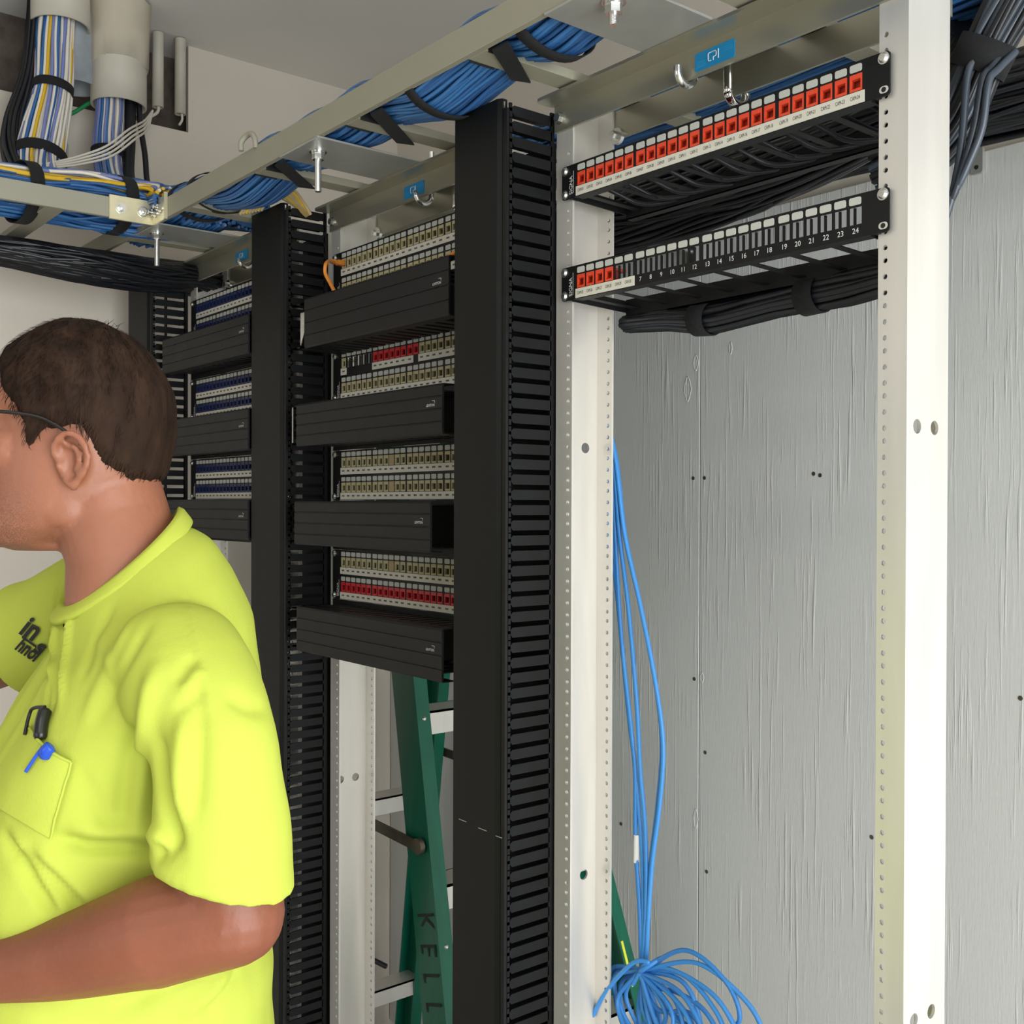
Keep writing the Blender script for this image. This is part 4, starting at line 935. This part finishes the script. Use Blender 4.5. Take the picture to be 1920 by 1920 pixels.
for s in (-1, 1):
    hx = Sx*(.095*s); limb(mb, [Vector((-.02, 0, .90))+hx, Vector((.0, 0, .52))+hx*1.1, Vector((-.03, 0, .10))+hx*1.15], [.085, .075, .055, .045, .035])
    mb.loft([ell(Vector((-.03, 0, .10))+hx*1.15, Fx*.05, Sx*.035), ell(Vector((.01, 0, .06))+hx*1.15, Fx*.10, Sx*.042), ell(Vector((.03, 0, .022))+hx*1.15, Fx*.125, Sx*.045)])
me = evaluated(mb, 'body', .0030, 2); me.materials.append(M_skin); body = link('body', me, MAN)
body['label'] = 'skin darker below the shoulders, with stubbled jaw'

# T-shirt
def fold(p):
    """gathers and folds: real relief of the cloth"""
    l, t, z = p
    d = 0
    q = p.dot(Fx); s = p.dot(Sx)
    # diagonal pulls from the shoulder to the chest
    w = math.exp(-((z-1.36)/.14)**2)*max(0, min(1, (s+.16)/.12))*max(0, min(1, (q+.06)/.1))
    d += .0040*w*math.sin(36*(q*1.3+z*.75)+5*noise.noise(p*5))
    # vertical gathers near the breast bone
    w2 = math.exp(-((q-.10)/.05)**2)*math.exp(-((s-.0)/.10)**2)*math.exp(-((z-1.38)/.13)**2)
    d += .0050*w2*math.sin(110*s+4*z)
    # belly rolls above the forearm
    w3 = math.exp(-((z-1.21)/.07)**2)
    d += .005*w3*math.sin(30*(z*1.6-q*.9)+6*noise.noise(p*4))
    d += .0045*noise.noise(p*7)+.0018*noise.noise(p*18)
    return d
ms = MB()
ms.loft([ring_t(.86, .000, .152, .200), ring_t(.95, .002, .152, .196, e=2.3), ring_t(1.08, .004, .152, .190, e=2.3), ring_t(1.18, .008, .152, .184, e=2.3), ring_t(1.27, .006, .142, .178, e=2.4), ring_t(1.36, -.012, .128, .178, e=2.4),
         ring_t(1.42, -.022, .112, .174, e=2.2, tilt=-.010), ring_t(1.465, -.026, .099, .168, e=2.1, tilt=-.024), ring_t(1.495, -.022, .085, .138, e=2.0, tilt=-.040), ring_t(1.516, -.012, .073, .108, e=2.0, tilt=-.050), ring_t(1.530, .000, .0610, .083, e=2, tilt=-.050)])
def sleeve(pts, rs, hem_n, n=32):
    P = catmull(pts, 30); m = len(rs)-1; rings = []
    a = None
    for i, p in enumerate(P):
        t = (P[min(i+1, 30)]-P[max(i-1, 0)]).normalized(); x = i/30*m; k = int(min(x, m-1)); r = rs[k]*(1-(x-k))+rs[k+1]*(x-k)
        t = t.lerp(Vector(hem_n).normalized(), max(0, (i-20)/10)).normalized()
        u = Vector((1, 0, 0)); u = (u-t*u.dot(t)).normalized(); w = t.cross(u)
        rings.append(ell(p, u*r, w*r, n))
    return rings
ms.loft(sleeve([(-.080, .108, 1.460), (-.106, .140, 1.452), (-.140, .182, 1.410), (-.152, .198, 1.35), (-.157, .206, 1.296)], [.052, .057, .058, .053, .052, .055, .058], (.26, .0, -1)))
ms.ball((-.100, .138, 1.450), .053, n=12)
ms.loft(sleeve([(.0, -.11, 1.500), (.055, -.175, 1.496), (.11, -.205, 1.474), (.165, -.23, 1.445), (.205, -.245, 1.43)], [.068, .070, .070, .070, .072], (.9, -.3, -.3)))
me = evaluated(ms, 'shirt', .0040, 22, lambda p, n: p+n*fold(p)); me.materials.append(M_shirt)
import numpy as np
bv0 = BVHTree.FromPolygons([v.co.copy() for v in me.vertices], [tuple(p.vertices) for p in me.polygons])
def chest_pt(px_, py_):
    o = Vector((-.389, 1.08, 1.598)); dr = Vector(((960-px_)/2028, -1, (948-py_)/2028)).normalized()
    h, n_, i_, dd = bv0.ray_cast(o, dr); return h
# tailored folds: (amplitude, width, path over the cloth)
FOLDS = [(-.0060, .0038, [(112, 1075), (100, 1190), (86, 1350)]), (.0062, .0040, [(122, 1085), (105, 1200), (82, 1340)]), (-.0060, .0038, [(130, 1095), (117, 1210), (96, 1350)]),
         (.0062, .0040, [(140, 1110), (130, 1200), (112, 1330)]),
         (-.0120, .0080, [(296, 1370), (304, 1470), (322, 1560), (332, 1610)]), (.0075, .0100, [(300, 1230), (276, 1330), (262, 1470), (250, 1590)]), (-.0060, .0080, [(262, 1330), (240, 1460), (226, 1590)]),
         (.0060, .0090, [(352, 1330), (338, 1440), (340, 1560)]), (-.0050, .0080, [(370, 1300), (372, 1420), (362, 1560)]),
         (-.0110, .0070, [(90, 1572), (160, 1592), (250, 1592), (335, 1612)]), (.0060, .0080, [(120, 1545), (200, 1566), (280, 1568), (330, 1590)]),
         (-.0090, .0060, [(0, 1558), (58, 1650), (110, 1725)]), (.0060, .0065, [(14, 1556), (74, 1640), (128, 1715)]), (-.0085, .0060, [(30, 1585), (100, 1655), (165, 1725)]), (.0050, .0065, [(60, 1588), (125, 1650), (190, 1712)]),
         (-.0030, .0060, [(140, 1440), (180, 1500), (215, 1575)]), (.0030, .0080, [(170, 1180), (210, 1250), (180, 1360)]), (-.0035, .0070, [(215, 1130), (180, 1200), (150, 1290)]), (-.0035, .0070, [(285, 1160), (230, 1260), (170, 1380)]), (.0030, .0070, [(255, 1150), (205, 1250), (150, 1370)]),
         (-.0035, .0060, [(330, 1290), (352, 1250), (372, 1235)]), (.0030, .0060, [(340, 1310), (365, 1270), (380, 1262)]), (-.0030, .0060, [(330, 1340), (360, 1310), (382, 1300)]),
         (.0018, .0022, [(322, 1055), (350, 1130), (374, 1230), (392, 1300), (396, 1350)]), (.0012, .0018, [(552, 1605), (480, 1648), (400, 1672), (318, 1680)]),
         (-.0060, .0080, [(400, 1800), (330, 1850), (200, 1905)]), (.0040, .0080, [(440, 1810), (390, 1870), (330, 1915)]), (-.0030, .0050, [(455, 1812), (420, 1870), (375, 1918)]),
         (-.0035, .0080, [(420, 1300), (470, 1330), (520, 1320)])]
co_ = np.empty(len(me.vertices)*3); me.vertices.foreach_get('co', co_); co_ = co_.reshape(-1, 3)
nn_ = np.array([v.normal[:] for v in me.vertices]); dd_ = np.zeros(len(co_))
for A, W, path in FOLDS:
    P3 = [chest_pt(*p) for p in catmull([(x, y, 0) for x, y in path], 14) for p in [(p.x, p.y)]]
    P3 = [p for p in P3 if p is not None]
    if len(P3) < 3: continue
    best = np.full(len(co_), 9.0); tt = np.zeros(len(co_))
    for k in range(len(P3)-1):
        a = np.array(P3[k]); b = np.array(P3[k+1]); ab = b-a; L2 = (ab*ab).sum()
        if L2 > .0016: continue
        u = np.clip(((co_-a)@ab)/max(L2, 1e-9), 0, 1); q = co_-(a+u[:, None]*ab); d2 = np.sqrt((q*q).sum(1)); m_ = d2 < best
        best[m_] = d2[m_]; tt[m_] = (k+u[m_])/(len(P3)-1)
    dd_ += A*np.exp(-(best/W)**2)*np.clip(np.sin(np.pi*np.clip(tt, .02, .98))*1.6, 0, 1)
co_ += nn_*dd_[:, None]; me.vertices.foreach_set('co', co_.ravel()); me.update()
# open the neck
bmm = bmesh.new(); bmm.from_mesh(me)
kill = []
for f in bmm.faces:
    c = f.calc_center_median()
    # neckline plane: high at the back, low at the front
    q_, s_ = c.dot(Fx), c.dot(Sx)/1.38
    if q_*q_+s_*s_ < .0585**2 and c.z > 1.512-.72*q_: kill.append(f)
bmesh.ops.delete(bmm, geom=kill, context='FACES'); bmm.to_mesh(me); bmm.free()
shirt = link('t_shirt', me, MAN); shirt['label'] = 'bright yellow-green cotton T-shirt'
bvh = BVHTree.FromPolygons([v.co.copy() for v in me.vertices], [tuple(p.vertices) for p in me.polygons])
bvb = BVHTree.FromPolygons([v.co.copy() for v in body.data.vertices], [tuple(p.vertices) for p in body.data.polygons])
# ribbed collar following the neckline: high at the nape, low in front
cm = MB(); rings = []
for k in range(65):
    a = 2*PI*k/64; o = Fx*math.cos(a)+Sx*math.sin(a)
    def cpt(r, dz): return Fx*((r-.004)*math.cos(a))+Sx*((r*1.0+.0205)*math.sin(a))+Vector((0, 0, 1.543-.047*math.cos(a)-.0115*abs(math.sin(a))+dz))
    rings.append([cpt(.0570, -.004), cpt(.0562, .0040), cpt(.0580, .0060), cpt(.0630, .0035), cpt(.0695, -.0050), cpt(.0715, -.0085), cpt(.0690, -.0125), cpt(.0595, -.004)])
cm.loft(rings, cap=False); cm.build('collar', M_shirt, MAN)
# helper: drop points on the shirt along the viewing side
def on_shirt(px_, py_, off=.002, b=None):
    # convert a place on the chest seen from the front-left side of the man into his frame
    d = Vector((.389*-1+(960-px_)/2028*1.0, 0, 0))
    o = Vector((0, 1.08, 1.598)); o.x = -.389
    dr = Vector(((960-px_)/2028, -1, (948-py_)/2028)).normalized()
    h, n_, i_, dd = (b or bvh).ray_cast(o, dr)
    if h is None: return None
    if n_.dot(dr) > 0: n_ = -n_
    return h+n_*off
def decal(polys_px, off, mat_, name, grid=None):
    pass
# chest logo (only the part of the lettering that shows)
lg = MB()
def logo(txt, cx, cy, size, ang, sx=1.0, shear=.25):
    vs, fs = text_geo(txt, .035); ca, sa = math.cos(ang), math.sin(ang); out = []
    for v in vs:
        x = (v.x+v.y*shear)*size*sx; y = v.y*size
        p = on_shirt(cx+x*ca+y*sa, cy+x*sa-y*ca, .0022)
        if p is None: return
        out.append(p)
    lg.add(out, fs)
logo('in', 62, 1183, 56, .50, .78); logo('s', 79, 1216, 44, .55, .95); logo('hnol', 56, 1221, 40, .58, .62)
bars = [on_shirt(44, 1194, .0024), on_shirt(71, 1212, .0024), on_shirt(71, 1217, .0024), on_shirt(44, 1199, .0024)]
if all(b is not None for b in bars): lg.add(bars, [(0, 1, 2, 3)])
lgo = lg.build('chest_lettering', M_ink, shirt, fixn=False)
# pocket
pk = MB(); quad = [(58, 1366), (138, 1434), (97, 1574), (-28, 1500)]; n = 12; pts = []
for i in range(n+1):
    for j in range(n+1):
        u, v = i/n, j/n
        x = (1-u)*(1-v)*quad[0][0]+u*(1-v)*quad[1][0]+u*v*quad[2][0]+(1-u)*v*quad[3][0]
        y = (1-u)*(1-v)*quad[0][1]+u*(1-v)*quad[1][1]+u*v*quad[2][1]+(1-u)*v*quad[3][1]
        p = on_shirt(x, y+10*math.sin(PI*u)*(1-v), .0035+.004*(1-v)*math.sin(PI*u)); pts.append(p)
if all(p is not None for p in pts):
    pk.add(pts, [(i*(n+1)+j, (i+1)*(n+1)+j, (i+1)*(n+1)+j+1, i*(n+1)+j+1) for i in range(n) for j in range(n)], 0, True)
    edge = [pts[i*(n+1)] for i in range(n+1)]; pk.tube(edge, .0014, 6); pk.tube([pts[n*(n+1)+j] for j in range(n+1)], .0012, 6)
    pk.build('chest_pocket', M_shirt, shirt, fixn=False)
def mw(p): return MAN.matrix_world @ p
bpy.context.view_layer.update()
def held(name, label, cat, builder):
    mb = MB(); builder(mb); 
    mb.v = [M_man @ v for v in mb.v]
    c = sum(mb.v, Vector())/len(mb.v); mb.v = [v-c for v in mb.v]
    return mb, c
M_man = MAN.matrix_world.copy()
def pen(label, pts_px, rs, m, n=10):
    P = [on_shirt(x, y, o) for x, y, o in pts_px]
    if any(p is None for p in P): return None
    mb = MB(); mb.tube([M_man @ p for p in catmull(P, 16)], rs, n); return tag(mb.build('pen', m), label, 'pen')
# black marker and blue pen in the pocket
T = thing('marker_pen', 'black marker clipped in the chest pocket of the yellow-green shirt', 'pen'); 
P = [on_shirt(96, 1338, .006), on_shirt(90, 1362, .006), on_shirt(82, 1392, .004)]
mb = MB(); mb.tube([M_man @ p for p in catmull(P, 12)], [.0035]+[.0058]*11+[.0045], 12); mb.build('barrel', M_blks, T)
P = [on_shirt(98, 1336, .008), on_shirt(80, 1338, .009), on_shirt(70, 1352, .008), on_shirt(58, 1386, .006)]
mb = MB(); mb.tube([M_man @ p for p in catmull(P, 16)], .0016, 8); mb.build('clip', M_blks, T)
T = thing('pen', 'bright blue pen clipped over the edge of the chest pocket', 'pen')
P = [on_shirt(113, 1408, .010), on_shirt(104, 1417, .010), on_shirt(96, 1426, .006)]
mb = MB(); mb.tube([M_man @ p for p in catmull(P, 12)], [.003]+[.0056]*11+[.0040], 12); mb.build('cap', M_bluep, T)
P = [on_shirt(100, 1412, .012), on_shirt(84, 1428, .010), on_shirt(62, 1455, .008)]
mb = MB(); mb.tube([M_man @ p for p in catmull(P, 16)], .0016, 8); mb.build('clip', M_bluep, T)

# hair: thick cap following the skull, ragged at the hairline
def hairline(az):      # az 0 = face front, pi = back of the head
    T_ = [(0, 1.735), (.6, 1.725), (.95, 1.695), (1.12, 1.672), (1.22, 1.646), (1.30, 1.648), (1.40, 1.664), (1.62, 1.668), (1.85, 1.650), (2.05, 1.630), (2.35, 1.618), (2.7, 1.611), (PI, 1.607)]
    for (a, z0), (b, z1) in zip(T_, T_[1:]):
        if a <= az <= b: return z0+(z1-z0)*(az-a)/(b-a)
    return T_[-1][1]
hr = MB(); NZ = 64; NA = 120
def head_at(z):
    for a, b in zip(head_tab, head_tab[1:]):
        if a[0] <= z <= b[0]:
            x = (z-a[0])/(b[0]-a[0]); return [a[i]*(1-x)+b[i]*x for i in range(1, 4)]
    return head_tab[-1][1:]
rings = []
for iz in range(NZ+1):
    x = iz/NZ; z = 1.596+(1.773-1.596)*min(1, x*1.06) if x < .94 else 1.773
    f, b, w = head_at(min(z, 1.772)); rg = []
    c = (f+b)/2; h = (f-b)/2
    dome = max(0, (z-1.74)/.033)
    for k in range(NA):
        q = 2*PI*k/NA; cq, sq = math.cos(q), math.sin(q); az = abs(q if q <= PI else 2*PI-q)
        zl = hairline(az)+.003*noise.noise(Vector((q*9, 0, 3)))
        g = (z-zl)/.022; g = max(-1, min(1, g))
        off = -.004+.0085*max(0, g)**.6 if g > 0 else -.010
        off += (.0022*noise.noise(Vector((q*6, z*26, 1)))+.0016*noise.noise(Vector((q*16, z*40, 7)))) if g > 0 else 0
        p = hp(c+(h+off)*math.copysign(abs(cq)**.9, cq), (w+off)*(1-.1*max(0, cq))*math.copysign(abs(sq)**.92, sq), z+max(0, off)*dome*1.1)
        rg.append(p)
    rings.append(rg)
hr.loft(rings[:-4], cap=False)
topc = rings[-5]; cc = sum(topc, Vector())/NA
prev = topc
for s_, dz in ((.7, .0035), (.4, .0055), (.05, .0065)):
    nx = [cc+(p-cc)*s_+Vector((0, 0, dz+.001*noise.noise(p*60))) for p in topc]; hr.loft([prev, nx], cap=False); prev = nx
# short tapering locks for a soft outline
RH = random.Random(2)
for q in range(9000):
    az = RH.uniform(-PI, PI); z = RH.uniform(1.60, 1.772)
    if z < hairline(abs(az))+.007+.004*RH.random(): continue
    f, b, w = head_at(z); c = (f+b)/2; h = (f-b)/2; off = .0036
    cq, sq = math.cos(az), math.sin(az)
    p = hp(c+(h+off)*math.copysign(abs(cq)**.9, cq), (w+off)*(1-.1*max(0, cq))*math.copysign(abs(sq)**.92, sq), z+.0075*max(0, (z-1.74)/.033))
    out = (p-hp(0, 0, 1.69)).normalized(); dn = Vector((0, 0, -1)); dn = (dn-out*dn.dot(out)).normalized() if abs(out.z) < .95 else Vector((1, 0, 0))
    side = out.cross(dn); sw = RH.uniform(-.5, .5); d = (dn+side*sw+HFx*.25).normalized(); L = RH.uniform(.006, .013); wd = RH.uniform(.0003, .0007)
    a0 = p-side*wd; a1 = p+side*wd; m_ = p+d*L*.55+out*.0016; e_ = p+d*L+out*RH.uniform(-.0002, .0022)
    hr.add([a0, a1, m_+side*wd*.8, m_-side*wd*.8, e_], [(0, 1, 2, 3), (3, 2, 4)], 0, True)
for q in range(26):   # tuft on the crown
    p = hp(RH.uniform(-.03, .01), RH.uniform(-.02, .02), 1.776); d = Vector((RH.uniform(-.9, .9), RH.uniform(-.4, .4), .35)).normalized(); L = RH.uniform(.006, .012)
    hr.add([p+Vector((0, .001, 0)), p-Vector((0, .001, 0)), p+d*L], [(0, 1, 2)], 0, True)
hr.build('hair', M_hair, MAN, fixn=False)
# eyes, eyebrows, glasses
for s in (-1, 1):
    ey = MB(); ey.ball(hp(.0720, s*.030, 1.677), .0115, n=10); e_ = ey.build('eye', M_eye, MAN)
    ir = MB(); ir.ball(hp(.0785, s*.030, 1.677), .0055, n=8); ir.build('iris', M_iris, e_)
    eb = MB(); eb.tube(catmull([hp(.094, s*.014, 1.700), hp(.092, s*.032, 1.705), hp(.080, s*.050, 1.700)], 10), [.002]+[.0028]*9+[.001], 6); eb.build('eyebrow', M_hair, MAN)
G = MB()
for s in (-1, 1):
    G.tube(catmull([hp(.100, s*.062, 1.684), hp(.07, s*.0775, 1.684), hp(.03, s*.081, 1.680), hp(.010, s*.0815, 1.672), (hp(-.004, s*.082, 1.662))], 24), .0017, 8)
    G.tube([hp(.103-.003*abs(math.sin(a)), s*(.034+.026*math.cos(a)), 1.676+.018*math.sin(a)) for a in [2*PI*k/28 for k in range(29)]], .0013, 6)
G.tube(catmull([hp(.105, -.009, 1.680), hp(.110, 0, 1.684), hp(.105, .009, 1.680)], 8), .0014, 6)
gl = G.build('eyeglasses', M_frame, MAN)
L_ = MB()
for s in (-1, 1): L_.prism([(0, 0)], 'x', 0, 0) if False else L_.loft([[hp(x, s*(.034+.025*math.cos(a)), 1.676+.017*math.sin(a)) for a in [2*PI*k/24 for k in range(24)]] for x in (.1015, .1025)])
L_.build('lens', M_lens, gl)
# trousers and boots
tr = MB()
tr.loft([ring_t(.70, -.01, .125, .185), ring_t(.84, -.015, .135, .190), ring_t(.93, -.015, .132, .186), ring_t(1.0, -.015, .125, .178)])
for s in (-1, 1):
    hx = Sx*(.095*s)
    tr.loft([ell(Vector((-.015, 0, .86))+hx, Fx*.115, Sx*.095), ell(Vector((-.01, 0, .66))+hx, Fx*.10, Sx*.088), ell(Vector((.0, 0, .48))+hx*1.08, Fx*.082, Sx*.075), ell(Vector((-.02, 0, .28))+hx*1.12, Fx*.076, Sx*.07), ell(Vector((-.03, 0, .10))+hx*1.15, Fx*.075, Sx*.07)])
me = evaluated(tr, 'trousers', .008, 4, lambda p, n: p+n*(.004*noise.noise(p*9))); me.materials.append(M_denim); link('trousers', me, MAN)
for s in (-1, 1):
    hx = Sx*(.095*s)*1.15; b_ = MB()
    b_.loft([ell(Vector((-.03, 0, .16))+hx, Fx*.056, Sx*.050), ell(Vector((-.025, 0, .10))+hx, Fx*.068, Sx*.050), ell(Vector((.02, 0, .07))+hx, Fx*.125, Sx*.052), ell(Vector((.035, 0, .024))+hx, Fx*.150, Sx*.056)])
    bo = b_.build('boot', M_boot, MAN); so = MB(); so.loft([ell(Vector((.035, 0, .026))+hx, Fx*.154, Sx*.059), ell(Vector((.035, 0, .0))+hx, Fx*.154, Sx*.059)]); so.build('sole', M_sole, bo)

# ------------------------------------------------------------------ light and camera
def area(name, loc, rot, sx, sy, p, col):
    l = bpy.data.lights.new(name, 'AREA'); l.shape = 'RECTANGLE'; l.size = sx; l.size_y = sy; l.energy = p; l.color = col
    o = bpy.data.objects.new(name, l); COL.objects.link(o); o.location = loc; o.rotation_euler = rot; return o
area('doorway_daylight', (XR+.12, -.72, 1.15), (0, PI/2, 0), 2.25, 2.3, 118, (.93, .97, 1.0))
area('window_daylight', (.5, YF-.12, 1.6), (PI/2, 0, 0), 2.1, 1.3, 9, (.95, .97, 1.0))
T = thing('ceiling_light', 'white ceiling light behind the photographer, outside the picture', 'lamp', (1.3, -1.7, H))
mb = MB(); mb.box((-.62, -.16, -.07), (.62, .16, -.0005)); mb.build('housing', M_white, T)
area('lamp_light', (1.3, -1.7, H-.075), (0, 0, 0), 1.2, .3, 7, (1.0, .95, .86))
w = bpy.data.worlds.new('world'); bpy.context.scene.world = w; w.use_nodes = True
w.node_tree.nodes['Background'].inputs[0].default_value = (.9, .95, 1, 1); w.node_tree.nodes['Background'].inputs[1].default_value = 1.0

cam = bpy.data.cameras.new('camera'); co = bpy.data.objects.new('camera', cam); COL.objects.link(co)
cam.sensor_fit = 'HORIZONTAL'; cam.sensor_width = 36; cam.lens = 36*2027.8/1920; cam.clip_start = .05
pitch, roll = -.006, .0033
f = Vector((-math.sin(YAW)*math.cos(pitch), math.cos(YAW)*math.cos(pitch), math.sin(pitch)))
r0 = f.cross(Vector((0, 0, 1))).normalized(); u0 = r0.cross(f)
r1 = r0*math.cos(roll)+u0*math.sin(roll); u1 = -r0*math.sin(roll)+u0*math.cos(roll)
m4 = Matrix((r1, u1, -f)).transposed().to_4x4(); m4.translation = CAM; co.matrix_world = m4
sc = bpy.context.scene; sc.camera = co
sc.view_settings.view_transform = 'Standard'; sc.view_settings.look = 'None'; sc.view_settings.gamma = 1; sc.view_settings.exposure = 0.18
sc.view_settings.use_curve_mapping = False
